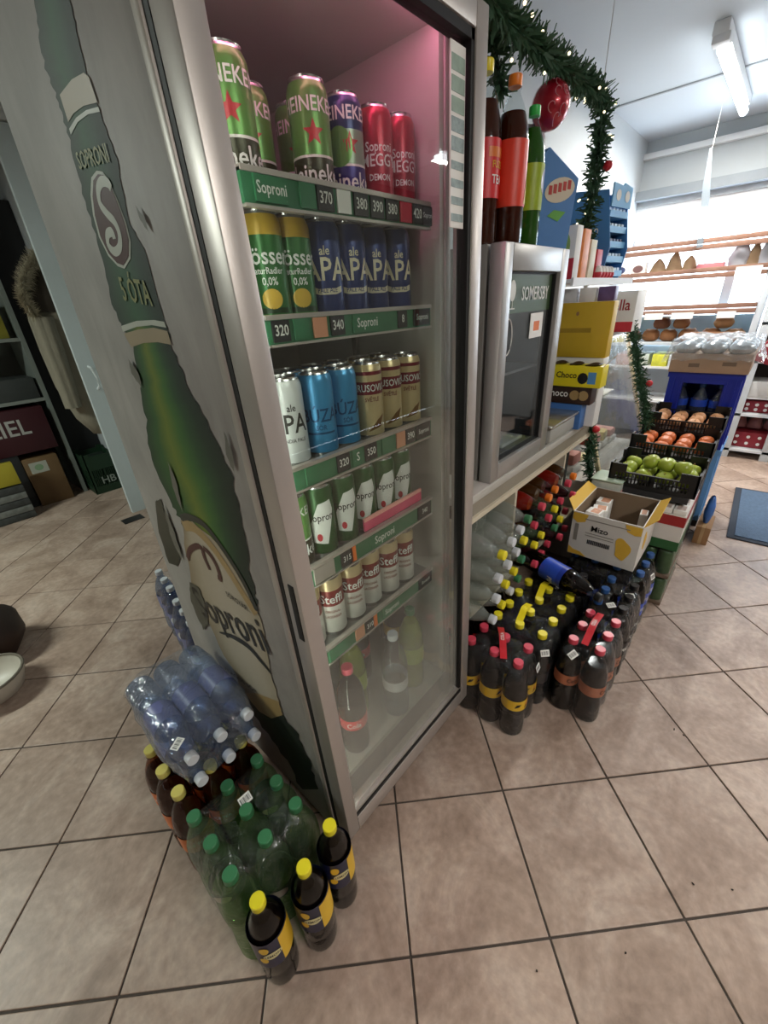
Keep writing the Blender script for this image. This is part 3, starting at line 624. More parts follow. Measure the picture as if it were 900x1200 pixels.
PETW = clear('hazed_clear_pet', 'eceeea', .07, .06, .24, 'b4bab4', .9, .3, 60)  # clear plastic, pale haze put into the colour to make the bottles look lit
LWH = pbr('label_soda_white', 'd2d3cb', .4, var=.1)
def_bottle('lying_white', PETW, None, 0, CAPW, LWH, waist=.95, lab=(.30, .50), texts=[('SODA', .022, .40, 0, REDP)])
def_bottle('lying_yellow', PETW, None, 0, CAPY, LWH, waist=.95, lab=(.30, .50), texts=[('SODA', .022, .40, 0, REDP)])
def_bottle('lying_green', PETW, None, 0, CAPG, LEAF, waist=.95, lab=(.30, .50))
def_bottle('soda_clear_green', PET, WATERL, .84, CAPG, LEAF, waist=.95, lab=(.36, .48))
def_bottle('lime', PETG, None, 0, CAPY, pbr('label_pale', 'b8b87c', .4), waist=.95, lab=(.38, .5))
def_bottle('tea_orange', PET, AMBER, .82, CAPO, LORG, waist=.97, lab=(.35, .5))
def_bottle('tea_red', PET, REDL, .82, CAPR, LRED, waist=.97, lab=(.35, .5))
def_bottle('fuze_red', PET, TEA, .80, YELP, LRED, h=.375, r=.042, waist=1.0, lab=(.28, .60), shapes=[([(-.03, .03), (.02, .03), (.02, .05), (-.03, .05)], .42, .3, LORG)], texts=[('FUZE', .02, .46, .3, LYEL), ('TEA', .026, .38, .3, PAPER)])
def_bottle('fuze_orange', PET, TEA, .80, CAPO, pbr('label_vermilion', 'df3d24', .4), h=.356, r=.0425, waist=1.0, lab=(.25, .64), shapes=[([(-.014, -.055), (.024, -.055), (.024, .05), (.01, .05)], .42, .9, LYEL)])
def_bottle('green_tea', PET, GREENL, .86, CAPLG, LLIME, h=.352, r=.041, waist=1.0, lab=(.30, .62), shapes=[(ell(.018, .03), .5, .8, LSIL)])
def_bottle('orange_soda', PET, liquid('orange_liquid', 'b4551a'), .85, CAPO, LORG, waist=.97, lab=(.36, .56))
def_bottle('lime_soda', PET, liquid('lime_liquid', '8f9a3a'), .85, CAPG, LLIME, waist=.97, lab=(.36, .56))
def_bottle('redcap_cola', PET, COLA, .82, CAPR, LRED, waist=.97, lab=(.34, .46), texts=[('Cola', .026, .40, 0, PAPER)])
def_bottle('long_dark', PET, liquid('dark_red_liquid', '26080a'), .9, CAPR, pbr('label_wine', '5a1420', .4), waist=1, lab=(.35, .6))
BP = {}
def bottle(key, name='bottle', parent=None, loc=(0, 0, 0), rot=(0, 0, 0), label=None, cat=None, group=None):
    if key not in BP:
        root = None
        for (n, mb, ms) in BK[key]:
            if root is None: root = obj(name, mb, ms)
            else: obj(n, mb, ms, root)
        BP[key] = [root, False]
    root, used = BP[key]
    if used:
        o = root.copy(); COL.objects.link(o)
        for ch in root.children:
            c = ch.copy(); COL.objects.link(c); c.parent = o
        for k in ('label', 'category', 'group'):
            if k in o: del o[k]
        o.name = name
    else: o = root; BP[key][1] = True
    o.parent = parent; o.location = loc; o.rotation_euler = rot
    tag(o, label, cat, group); return o

def film_mb(x0, x1, y0, y1, h, rc=.045, top=.72, seed=0, bulge=.004):
    """shrink film: rounded box drawn in over the bottle shoulders"""
    cx, cy = (x0+x1)/2, (y0+y1)/2; a, b = (x1-x0)/2, (y1-y0)/2; n = 56; ring = []
    for i in range(n):
        t = 2*PI*i/n; c, s = math.cos(t), math.sin(t); e = .35
        ring.append((a * math.copysign(abs(c)**e, c), b * math.copysign(abs(s)**e, s)))
    lv = [(.004, .97), (h*.06, 1.0), (h*.25, 1.005), (h*.45, .995), (h*.62, 1.0), (h*.72, .98), (h*.80, .93), (h*.88, .85), (h*.93, top), (h*.935, top*.6), (h*.90, .2)]
    V = []; Fs = []
    for j, (z, s) in enumerate(lv):
        for i, (px, py) in enumerate(ring):
            nz = noise.noise(Vector((px*22 + seed, py*22, z*26))) * bulge * 2
            sx = s + nz / max(a, b); V.append((cx + px*sx, cy + py*sx, z + (noise.noise(Vector((px*30, py*30, seed))) * .012 if j > 6 else 0)))
    for j in range(len(lv)-1):
        for i in range(n): k = (i+1) % n; Fs.append((j*n+i, j*n+k, (j+1)*n+k, (j+1)*n+i))
    return MB().add(V, Fs)
def barcode(sz=(.03, .022)):
    mb = MB().box((-sz[0]/2, -sz[1]/2, 0), (sz[0]/2, sz[1]/2, .0006), 0)
    for i in range(9): x = -sz[0]*.4 + i * sz[0]*.095; mb.box((x, -sz[1]*.3, .0006), (x + sz[0]*(.03 + .03*(i % 3 == 0)), sz[1]*.3, .0009), 1)
    return mb
def multipack(name, label, keyf, xs, ys, z=0.0, cat='multipack', group=None, handle=None, film=True, stickers=(), loc=(0, 0, 0), rotz=0, seed=0, tipped=None):
    t = thing(name, label, cat, loc, rotz, group)
    for i, x in enumerate(xs):
        for j, y in enumerate(ys):
            b = bottle(keyf(i, j) if callable(keyf) else keyf, 'bottle', t, (x + random.uniform(-.002, .002), y + random.uniform(-.002, .002), z), (0, 0, random.uniform(-.35, .35)))
    if film:
        obj('shrink_film', film_mb(min(xs) - BR, max(xs) + BR, min(ys) - BR, max(ys) + BR, BH, seed=seed, bulge=.0012), FILM, t, smooth=60)
    if handle:
        mt, p0, p1, w, zh, txt, tm = handle
        P = smooth_path([Vector((*p0, zh - .010)), Vector((p0[0]*.8 + p1[0]*.2, p0[1]*.8 + p1[1]*.2, zh)), Vector(((p0[0]+p1[0])/2, (p0[1]+p1[1])/2, zh + .014)), Vector((p0[0]*.2 + p1[0]*.8, p0[1]*.2 + p1[1]*.8, zh)), Vector((*p1, zh - .010))])
        hm = MB(); d = Vector((p1[0]-p0[0], p1[1]-p0[1], 0)).normalized(); s = Vector((-d.y, d.x, 0)) * w / 2
        V = []
        for p in P: V += [p + s, p - s, p - s - Vector((0, 0, .0015)), p + s - Vector((0, 0, .0015))]
        for i in range(len(P) - 1):
            for k in range(4): hm.add([], []); hm.f.append((4*i+k, 4*i+(k+1) % 4, 4*i+4+(k+1) % 4, 4*i+4+k)); hm.m.append(0)
        hm.v = V
        ho = obj('carry_handle', hm, mt, t, smooth=0)
        if txt:
            tb = MB(); mid = P[len(P)//2] + Vector((0, 0, .0025)); text_flat(tb, txt, w * .75, mid, d if d.x + d.y*.2 > 0 else -d, s.normalized() if d.x + d.y*.2 > 0 else -s.normalized(), 0, .8); obj('lettering', tb, tm, ho, smooth=0)
    for (p, n, r) in stickers:
        o = obj('barcode_sticker', barcode(), [PAPER, BLACK], t, smooth=0); o.location = p
        o.rotation_euler = Vector(n).to_track_quat('Z', 'Y').to_euler(); o.rotation_euler.rotate_axis('Z', r)
    return t
GR = 'soft drink multipacks on the floor'
# --- left of the cooler
cx3 = [-.265, -.178, -.091]
for n, x in enumerate(cx3):
    bottle('lemon_tea', 'tea_bottle', None, (x + .012 + (0, .008, .008)[n], (-.022, -.050, -.034)[n], 0), (0, 0, (.1, -.1, .15)[n]), 'dark lemon tea bottle with yellow cap, ' + ('leftmost of the three before the green multipack', 'middle one of the three before the green multipack', 'nearest the cooler corner of the three')[n], 'bottle', 'loose lemon tea bottles')
multipack('soft_drink_multipack', 'film-wrapped multipack of clear green bottles with green caps beside the cooler', lambda i, j: 'green_labelled' if (i + j) % 3 == 1 else 'green_clear', cx3, [.062, .145, .228], group=GR, seed=3, stickers=[((-.165, .165, .316), (-.25, -.35, 1), .5)])
multipack('soft_drink_multipack', 'film-wrapped multipack of amber bottles with pale yellow caps under the water pack', 'brown_amber', cx3, [.315, .40, .485], group=GR, film=False)
# water pack lying across the two packs
wp = thing('water_multipack', 'shrink-wrapped water multipack lying on top of the bottles beside the cooler', 'multipack', (-.142, .235, .322), .0, GR)
for i in range(3):
    for j in range(2):
        bottle('water_slim', 'bottle', wp, ((i - 1) * .0742, .350 + .008 * j, .0385 + j * .0745), (PI/2, random.uniform(-.3, .3), 0))
fm = film_mb(-.1115, .1115, -.0765, .0765, .345, seed=9, bulge=.009, top=.8)
fo = obj('shrink_film', fm, clear('water_film', 'e9edf2', .09, .08, .10, 'a9b0bb', .8, 1.0, 13), wp, smooth=60); fo.rotation_euler = (PI/2, 0, 0); fo.location = (0, .362, .0768)
st = obj('barcode_sticker', barcode((.028, .03)), [PAPER, BLACK], wp, smooth=0); st.location = (-.085, .06, .152); st.rotation_euler = (-.35, -.25, .4)
multipack('water_multipack', 'blue-labelled water multipack standing behind the cooler', 'water_blue', [.05, .136], [0, .087, .174], group=GR, loc=(.0, .915, 0), rotz=-.14, seed=12)
multipack('water_multipack', 'rear blue-labelled water multipack standing furthest behind the cooler', 'water_blue', [.05, .136], [0, .087, .174], group=GR, loc=(.045, 1.205, 0), rotz=-.14, seed=14)
# --- right of the cooler
multipack('soft_drink_multipack', 'cola multipack with yellow labels and red handle beside the cooler door', 'cola_yellow', [.631, .714], [-.153, -.070, .014], group=GR, handle=(REDP, (.62, -.11), (.745, -.035), .022, .322, 'COLA', PAPER), seed=21, stickers=[((.715, -.192, .245), (.1, -1, .35), 0)])
multipack('soft_drink_multipack', 'cola multipack with copper labels and red handle nearest the aisle', 'cola_copper', [.845, .930, 1.013], [-.338, -.2545], group=GR, handle=(REDP, (.84, -.29), (1.03, -.285), .022, .322, 'COLA', PAPER), seed=22, stickers=[((.80, -.27, .285), (-.7, -.5, 1), .6)])
for n, x0 in enumerate((.803, .974)):
    multipack('soft_drink_multipack', ('nearer' if n == 0 else 'further') + ' dark cola multipack with yellow caps and yellow handle', 'cola_plain', [x0, x0 + .085], [-.165, -.081, .003], group=GR, handle=(YELP, (x0 + .0, -.075), (x0 + .12, -.062), .024, .325, '', PAPER), seed=30 + n, stickers=[((x0 - .03, -.19, .262), (-.6, -.6, .6), 0)] if n == 0 else [])
multipack('soft_drink_multipack', 'cola multipack with red caps half under the counter', 'cola_red', [.735, .82, .905, .99], [.112, .197], group=GR, film=False)
multipack('soft_drink_multipack', 'black cola multipack between the yellow-capped packs and the milk box', 'cola_black', [1.147, 1.231], [-.160, -.077, .006], group=GR, seed=41)
multipack('soft_drink_multipack', 'black-labelled cola multipack with blue caps behind the copper-labelled pack', lambda i, j: 'cola_bluecap' if j else 'cola_black', [1.105, 1.19, 1.275], [-.338, -.2535], group=GR, seed=42, stickers=[((1.10, -.30, .312), (-.2, -.1, 1), .3), ((1.20, -.34, .312), (-.2, -.1, 1), .1)])
multipack('soft_drink_multipack', 'tall cola multipack in loose film below the milk box', 'cola_bluecap', [1.385, 1.472, 1.559], [-.335, -.248, -.161, -.074], group=GR, seed=43, stickers=[((1.42, -.375, .29), (-.2, -1, .4), 0)])
def_bottle('pepsi_lying', PET, COLA, .86, CAPB, LBLUE, r=.045, h=.33, waist=.98, lab=(.26, .56), texts=[('PEPSI', .03, .42, -.5, PAPER)], two=(.50, .56, pbr('label_blue_deep', '1f3aa0', .35)))
bottle('pepsi_lying', 'cola_bottle', None, (1.145, .045, .367), (PI/2 + .03, 0, -.28), 'dark cola bottle with blue label lying on top of the multipacks', 'bottle')

# --- inside the cooler's bottom
inb = [('orange_soda', .086, .165, 'orange soda bottle in the bottom of the cooler'), ('redcap_cola', .165, .128, 'cola bottle with red cap in the bottom of the cooler'), ('lime_soda', .25, .21, 'lime green soda bottle in the bottom left of the cooler'), ('water_clear', .335, .112, 'clear water bottle in the bottom middle of the cooler'), ('lime_soda', .452, .14, 'lime green soda bottle in the bottom right of the cooler'), ('cola_yellow', .50, .25, 'cola bottle with yellow label at the bottom right of the cooler'), ('redcap_cola', .36, .30, 'cola bottle with red cap at the back of the cooler bottom'), ('orange_soda', .14, .27, 'orange soda bottle at the back of the cooler bottom')]
for k, x, y, lb in inb: bottle(k, 'soda_bottle', None, (x, y, .186), (0, 0, random.uniform(-.2, .2)), lb, 'bottle', 'bottles in the bottom of the cooler')

# ================================================================== COUNTER WITH BOTTLE RACK
CT = .838
counter = thing('shop_counter', 'cream shop counter with bottle shelves between the cooler and the deli case', 'counter', (0, 0, 0))
obj('countertop', MB().box((.61, .048, CT - .028), (1.74, .74, CT)), pbr('counter_top', 'b9b7b0', .4), counter, bevel=.003)
obj('fascia', MB().box((.61, .055, .755), (1.74, .065, CT - .028)), pbr('counter_fascia', '8d8678', .5), counter)
obj('edge_strip', MB().box((.61, .046, .745), (1.74, .068, .762)), CREAM, counter)
obj('bottom_shelf', MB().box((.61, .06, .335), (1.74, .74, .352)), CREAM, counter)
for x in (.612, 1.005, 1.50):
    obj('divider', MB().box((x, .07, .353), (x + .016, .735, .757)), CREAM, counter)
    obj('foot_panel', MB().box((x, .45, .0), (x + .016, .735, .335)), CREAM, counter)
obj('back_board', MB().box((.61, .735, .02), (1.74, .75, .81)), pbr('board_grey', '6f6b64', .6), counter)
obj('post', MB().box((1.52, .07, .353), (1.55, .1, .755)), DARK, counter)
# bottles lying on the shelf, necks to the aisle
def lying(key, x, z, yn, label, group, name='soda_bottle', hh=BH, tilt=0.0):
    return bottle(key, name, None, (x, yn + hh, z), (PI/2 + tilt, random.uniform(-.5, .5), 0), label, 'bottle', group)
rows = ['bottom', 'second', 'third', 'top']; colw = ['left end', 'left of centre', 'right of centre', 'right end']
for r in range(4):
    for c in range(4):
        k = 'lying_yellow' if (r, c) in ((1, 1), (1, 2), (2, 3), (0, 1), (3, 0)) else 'lying_green' if c == 3 else 'lying_white'
        lying(k, .676 + c * .0875 + .006 * (r % 2), .3965 + r * .086, -.045 + .012 * c - .004 * r, f'clear soda bottle lying under the counter, {rows[r]} row, {colw[c]}', 'clear bottles lying under the counter')
mix = [['cola_red', 'long_dark', 'cola_red', 'long_dark', 'cola_red'], ['lime', 'lime', 'soda_clear_green', 'lime', 'long_dark'], ['long_dark', 'redcap_cola', 'lime', 'tea_red', 'long_dark'], ['tea_red', 'tea_orange', 'tea_orange', 'tea_red', 'tea_orange']]
dm = dict(cola_red='dark cola bottle with red cap', long_dark='dark red drink bottle', lime='pale green bottle with yellow cap', soda_clear_green='clear bottle with green label', redcap_cola='cola bottle with red label', tea_red='red iced tea bottle', tea_orange='amber iced tea bottle with orange cap')
five = ['leftmost', 'second', 'middle', 'fourth', 'rightmost']
for r in range(4):
    for c in range(5):
        lying(mix[r][c], 1.068 + c * .0885, .3965 + r * .086, -.02 + .01 * ((c + r) % 3), f'{dm[mix[r][c]]} lying in the {rows[r]} row, {five[c]}, beyond the divider', 'mixed bottles lying beyond the divider')

# ================================================================== SMALL CIDER COOLER ON THE COUNTER
sb = thing('cider_cooler', 'small grey countertop cider cooler with green header behind its glass door', 'cooler', (.762, .05, CT))
SW, SH_, SD = .43, .645, .50
BODYG = pbr('cooler_grey', '8e8c87', .45, .2, .05)
bo = MB().box((.0, .05, 0), (.02, SD, SH_)).box((SW - .02, .05, 0), (SW, SD, SH_)).box((.02, .05, 0), (SW - .02, SD, .045)).box((.02, .05, SH_ - .03), (SW - .02, SD, SH_)).box((.02, SD - .02, .045), (SW - .02, SD, SH_ - .03))
obj('body', bo, BODYG, sb, bevel=.003)
obj('inner_liner', MB().box((.0205, .06, .0455), (.0225, SD - .0205, SH_ - .031)).box((SW - .0225, .06, .0455), (SW - .0205, SD - .0205, SH_ - .031)).box((.0225, SD - .024, .0455), (SW - .0225, SD - .0205, SH_ - .031)), pbr('dark_liner', '3a3f45', .5), sb)
sdoor = obj('door', MB().box((0, 0, .0), (.047, .042, SH_)).box((SW - .055, 0, .0), (SW, .042, SH_)).box((.047, 0, .0), (SW - .055, .042, .055)).box((.047, 0, SH_ - .062), (SW - .055, .042, SH_)), pbr('silver_frame', 'a8a6a3', .35, .5, .05), sb, bevel=.003)
obj('gasket', MB().box((.047, .012, .053), (SW - .055, .03, .060)).box((.046, .012, .055), (.050, .03, SH_ - .06)).box((SW - .062, .012, .055), (SW - .053, .03, SH_ - .06)).box((.047, .012, SH_ - .067), (SW - .055, .03, SH_ - .06)), BLACK, sdoor)
obj('glass_pane', MB().box((.047, .018, .055), (SW - .055, .022, SH_ - .062)), clear('cider_glass', 'e6e9ea', .04, .02, .01, 'aeb4ba', .6), sdoor, smooth=0)
hd = MB().box((.05, .0225, SH_ - .165), (SW - .062, .026, SH_ - .067), 0)
text_flat(hd, 'SOMERSBY', .050, (SW/2 + .026, .0165, SH_ - .118), (1, 0, 0), (0, 0, 1), 1, .78)
hd.prism([(p[0], p[1]) for p in ell(.018, .026)], (.092, .0165, SH_ - .108), (1, 0, 0), (0, 0, 1), (0, 1, 0), .0008, 1); hd.box((.0905, .016, SH_ - .152), (.0935, .017, SH_ - .13), 1); hd.box((.077, .016, SH_ - .154), (.108, .017, SH_ - .151), 1)
obj('header_sign', hd, [pbr('cider_green', '3f6a22', .45), pbr('cider_white', 'd6d8cf', .5)], sdoor, smooth=0)
rg = MB().tube([(.075 + .028 * math.cos(2*PI*i/24), .0155, .42 + .048 * math.sin(2*PI*i/24)) for i in range(25)], .0018, 6)
obj('ring_decal', rg, PAPER, sdoor)
obj('notice', MB().box((.22, .015, .405), (.31, .0165, .475), 0).box((.245, .0144, .425), (.285, .0151, .452), 1), [PAPER, ORNG], sdoor, smooth=0)
obj('side_print', MB().box((-.0015, .07, .02), (.0, .12, SH_ - .03), 0), pbr('side_green', '7f8a5e', .5), sb)
sl = MB()
text_flat(sl, 'SOMERSBY', .035, (-.0025, .095, .25), (0, 0, -1), (0, -1, 0), 0, .8); obj('side_lettering', sl, INK, sb, smooth=0)
obj('inner_shelf', MB().box((.02, .06, .30), (SW - .02, SD - .03, .308)), pbr('wire_grey', '999999', .4, .5), sb)
clt = thing('folded_cloth', 'pale blue folded cloth lying in the cider cooler', 'cloth', (.89, .19, CT + .046))
cl = MB()
g = 14
V = [((i/g - .5) * .15, (j/g - .5) * .12, .035 * (1 - (abs(i/g - .5)*2)**3) * (1 - (abs(j/g - .5)*2)**3) + .008 * noise.noise(Vector((i*.5, j*.5, 1)))) for i in range(g+1) for j in range(g+1)]
cl.add([(p[0], p[1], max(.001, p[2])) for p in V], [(i*(g+1)+j, i*(g+1)+j+1, (i+1)*(g+1)+j+1, (i+1)*(g+1)+j) for i in range(g) for j in range(g)])
obj('cloth', cl, pbr('pale_cloth', 'bcd0dc', .8), clt)
ch = thing('white_tray', 'white tray standing in the bottom of the cider cooler', 'tray', (1.04, .2, CT + .0465)); obj('tray', MB().box((-.07, -.08, 0), (.09, .2, .012)), WHITE, ch, bevel=.003)

# --- on top of the cider cooler
ZT = CT + SH_ + .001
for key, u, v, y, rz, lb in (('fuze_red', 567, 170, .172, .2, 'brown iced tea bottle with yellow cap and red label beside the cooler door'), ('fuze_orange', 598, 190, .135, 0, 'brown iced tea bottle with orange cap and vermilion label'), ('green_tea', 621, 200, .175, 0, 'green tea bottle with bright green cap and lime label')):
    p = on(u, v, y=y); bottle(key, 'tea_bottle', None, (p.x, y, ZT), (0, 0, rz), lb, 'bottle')
dsp = thing('display_carton', 'blue sweets display carton with red oval beside the green tea bottle', 'carton', (1.185, .16, ZT), math.radians(-24))
BLUEC = pbr('carton_blue', '4c7fbb', .5, var=.05)
obj('side_panel', MB().prism([(0, 0), (.13, 0), (.15, .2), (.02, .27), (0, .25)], (0, 0, 0), (1, 0, 0), (0, 0, 1), (0, 1, 0), .16), BLUEC, dsp)
ov = MB().prism(ell(.062, .032), (.076, -.0005, .168), (.97, 0, .2), (-.2, 0, .97), (0, -1, 0), .0008, 0)
for k in range(5): ov.box((.03 + k * .019, -.0022, .155 + k * .004), (.043 + k * .019, -.0012, .178 + k * .004), 1)
ov.prism([(-.036, 0), (-.01, .016), (.04, .012), (.01, -.014)], (.07, -.0005, .10), (1, 0, 0), (0, 0, 1), (0, -1, 0), .0008, 2)
obj('front_print', ov, [CREAM, pbr('print_red', 'b23a34', .5), pbr('print_leaf', '63a845', .5)], dsp, smooth=0)
PK = [pbr('packet_white', 'd7dbe2', .35, var=.2, scale=40), pbr('packet_pink', 'c98d9a', .35, var=.4, scale=40), pbr('packet_violet', '6a5580', .35, var=.4, scale=40), pbr('packet_cream', 'e3e2d2', .4, var=.1)]
def packet(name, label, group, loc, rot, size, mt):
    t = thing(name, label, 'packet', loc, rot[2], group); w, hh, d = size
    P = MB(); n = 6
    V = []; 
    for sgn in (-1, 1):
        for i in range(n+1):
            for j in range(n+1):
                x, z = (i/n - .5) * w, j/n * hh; k = (1 - (2*abs(i/n-.5))**2.5) * (1 - (2*abs(j/n-.5))**2.5); V.append((x, sgn * (.0008 + d/2 * k), z))
    N = (n+1)**2; Fc = []
    for s in (0, 1):
        for i in range(n):
            for j in range(n): Fc.append((s*N + i*(n+1)+j, s*N + i*(n+1)+j+1, s*N + (i+1)*(n+1)+j+1, s*N + (i+1)*(n+1)+j))
    P.add(V, Fc); o = obj('bag', P, mt, t, smooth=50); o.rotation_euler = (rot[0], rot[1], 0)
    obj('seal', MB().box((-w/2, -.001, -.008), (w/2, .001, .0)), mt, t).rotation_euler = (rot[0], rot[1], 0)
rk = thing('sweets_stand', 'wire stand of hanging sweet packets behind the blue carton', 'stand', (1.385, .34, CT))
obj('pole', MB().tube([(0, 0, 0), (0, 0, 1.0)], .007, 8).tube([(.05, .1, 0), (.05, .1, 1.05)], .007, 8), pbr('stand_tan', 'a89a88', .4, .4), rk)
obj('foot', MB().box((-.06, -.03, 0), (.065, .15, .012)), DARK, rk)
for k in range(5): obj('arm', MB().tube([(-.06, -.05, .70 + k * .075), (.06, .04, .70 + k * .075)], .003, 6), SILVER, rk)
pw = ['lowest', 'second lowest', 'middle', 'second highest', 'highest']
for k in range(5):
    for j in range(3):
        packet('sweet_packet', f'{("white", "pink", "pale")[j]} sweet packet on the {pw[k]} arm of the wire stand', 'sweet packets on the wire stand', (1.355 + j * .042, .265 + j * .03, CT + .645 + k * .075), (random.uniform(-.3, .3), random.uniform(-.3, .3), -.5 + j * .3), (.07, .08, .022), PK[(k + j) % 4])

# --- shelf above the counter end
us = thing('wall_shelf', 'white upper shelf with sweets displays beyond the cider cooler', 'shelf', (0, 0, 0))
obj('shelf_board', MB().box((1.46, .13, 1.393), (2.30, .5, 1.408)), WHITE, us, bevel=.003)
obj('shelf_lip', MB().box((1.46, .122, 1.385), (2.30, .132, 1.412)), WHITE, us)
for x, z in ((1.46, CT), (2.27, 1.156)): obj('support', MB().box((x, .33, z), (x + .02, .35, 1.393)), WHITE, us)
tw = thing('display_tower', 'tall sky blue chocolate display tower on the upper shelf', 'display', (1.90, .16, 1.4085), math.radians(-8))
LB = pbr('tower_blue', '4f8fd0', .45, var=.05); LB2 = pbr('tower_light_blue', '6db4e6', .4, var=.1)
obj('side_panel', MB().prism([(0, 0), (.17, 0), (.20, .29), (.20, .35), (.02, .33), (-.02, .12)], (0, 0, 0), (0, 1, 0), (0, 0, 1), (1, 0, 0), .004), LB, tw)
obj('side_panel', MB().prism([(0, 0), (.17, 0), (.20, .29), (.20, .35), (.02, .33), (-.02, .12)], (.176, 0, 0), (0, 1, 0), (0, 0, 1), (1, 0, 0), .004), LB, tw)
obj('back_panel', MB().box((.004, .165, 0), (.176, .17, .34)), LB, tw)
obj('crown', MB().prism([(0, 0), (.18, 0), (.18, .075), (.10, .085), (.09, .075), (0, .08)], (0, .0, .27), (1, 0, 0), (0, 0, 1), (0, 1, 0), .006), LB2, tw)
cp = MB()
for k in range(2): cp.prism(ell(.022, .02, 14), (.05 + k * .085, -.0005, .31), (1, 0, 0), (0, 0, 1), (0, -1, 0), .001)
obj('crown_print', cp, PAPER, tw, smooth=0)
for k in range(5):
    s = obj('tier', MB().box((.004, -.012 + .004 * k, .01 + k * .056), (.176, .15, .015 + k * .056)).box((.004, -.014 + .004 * k, .01 + k * .056), (.176, -.010 + .004 * k, .034 + k * .056)), LB2, tw)
    for j in range(5): obj('bar', MB().box((.012 + j * .033, -.004 + .004*k, .016 + k * .056), (.036 + j * .033, .1, .046 + k * .056)), pbr('bar_navy', '28406f', .35, var=.3) if k == 2 else pbr('bar_blue', 'bcd7ec', .35, var=.2), s, bevel=.002)
tl = MB(); text_flat(tl, 'bueno', .05, (-.0008, .09, .19), (0, -1, 0), (0, 0, 1), 0, .8); obj('lettering', tl, PAPER, tw, smooth=0)
RW_ = pbr('carton_red', 'cb3340', .45, var=.1); ORC = pbr('carton_orange', 'e58a4a', .45, var=.25, scale=40)
def carton(name, label, loc, size, mt, group=None, rotz=0, front=(), cat='carton', mats=()):
    t = thing(name, label, cat, loc, rotz, group); x, y, z = size
    obj('box', MB().box((0, 0, 0), (x, y, z)), mt, t, bevel=.002)
    for (n, mb, mm) in front: obj(n, mb, mm, t, smooth=0)
    return t
p = MB().box((-.0012, .0, 0), (-.0002, .08, .07), 0).prism(ell(.03, .05), (-.0014, .05, .11), (0, -1, 0), (0, 0, 1), (1, 0, 0), .0008, 1)
carton('chocolate_carton', 'white and red chocolate carton at the near end of the upper shelf', (1.50, .145, 1.4085), (.06, .11, .175), PAPER, front=[('print', p, [RW_, pbr('print_green', '9cc070', .5)])])
for k in range(3):
    carton('chocolate_carton', ('first', 'second', 'third')[k] + ' orange and red sweets carton between the white carton and the blue tower', (1.60 + k * .09, .15, 1.4085), (.07, .10, .17 - .03 * k), (ORC, pbr('carton_cream', 'dfd7bb', .5), RW_)[k], 'sweets cartons on the upper shelf', front=[('print', MB().box((-.001, .01, .01), (-.0003, .09, .06), 0).prism(ell(.032, .024), (-.001, .05, .1 - .015*k), (0, 1, 0), (0, 0, 1), (-1, 0, 0), .0006, 1), [RW_, PAPER])])
for k in range(5):
    e = thing('chocolate_egg', ('leftmost', 'second', 'middle', 'fourth', 'rightmost')[k] + ' red and white chocolate egg at the foot of the blue tower', 'egg', (1.80 + .043 * k, .145, 1.4085), 0, 'chocolate eggs on the upper shelf')
    obj('egg', MB().lathe([(.004, 0), (.014, .004), (.019, .016), (.018, .026)], 14, 0).lathe([(.018, .026), (.016, .038), (.010, .047), (.002, .051)], 14, 1), [RW_, PAPER], e, smooth=60)

# --- on the counter beyond the cider cooler
scl = thing('shop_scale', 'grey shop scale on the counter beside the cider cooler', 'scale', (1.215, .045, CT))
obj('body', MB().box((0, 0, .008), (.26, .26, .065)), pbr('scale_grey', 'a3a49f', .4), scl, bevel=.008)
obj('platter', MB().box((-.01, -.01, .068), (.27, .24, .082)), pbr('scale_steel', 'c2c2bd', .25, .8), scl, bevel=.004)
obj('sticker', MB().box((-.0012, .06, .02), (.0, .16, .05)), PAPER, scl)
bl = thing('blue_box', 'small blue box holding up the chocolate cartons beside the scale', 'box', (1.487, .03, CT)); obj('box', MB().box((0, 0, 0), (.066, .2, .105)), pbr('box_blue', '3f6fb0', .45), bl, bevel=.003)
CHO = pbr('choc_brown', '33211d', .4, var=.1); CHY = pbr('choc_yellow', 'e8d81f', .4)
c1 = carton('wafer_carton', 'dark brown wafer carton under the yellow wafer carton', (1.485, .0, CT + .107), (.07, .24, .07), CHO)
f = MB(); text_flat(f, 'Choco', .04, (-.0012, .14, .04), (0, -1, 0), (0, 0, 1), 0, .9)
for k in range(2): f.prism(ell(.02, .02, 14), (-.001, .065 - .035 * k, .036), (0, 1, 0), (0, 0, 1), (-1, 0, 0), .0006, 1)
obj('front_print', f, [PAPER, TAN], c1, smooth=0)
c2 = carton('wafer_carton', 'bright yellow open wafer carton on the dark brown carton', (1.475, -.03, CT + .178), (.078, .28, .082), CHY)
f = MB().box((-.0012, .225, 0), (-.0004, .28, .082), 0); text_flat(f, 'Choco', .034, (-.0012, .135, .045), (0, -1, 0), (0, 0, 1), 1, .9)
f.prism(ell(.026, .014), (-.0014, .252, .05), (0, 1, 0), (0, 0, 1), (-1, 0, 0), .0006, 2); f.box((-.0012, .02, .015), (-.0004, .05, .06), 3); f.prism(ell(.02, .022, 12), (-.001, .07, .035), (0, 1, 0), (0, 0, 1), (-1, 0, 0), .0006, 1)
obj('front_print', f, [ORNG, BLACK, PAPER, pbr('print_sky', '5a9ad0', .5)], c2, smooth=0)
obj('open_flap', MB().prism([(0, 0), (.078, .03), (.078, .034), (0, .004)], (0, -.002, .082), (1, 0, 0), (0, -.6, 1), (0, 1, 0), .002), CARD, c2)
for k in range(3): packet('wafer_packet', ('right-hand', 'middle', 'left-hand')[k] + ' dark wrapped wafer lying in the open yellow carton', 'wafers in the yellow carton', (1.503 + k * .008, .03 + .07 * k, CT + .2625), (1.5, .05, .3 * k), (.06, .045, .016), CHO)
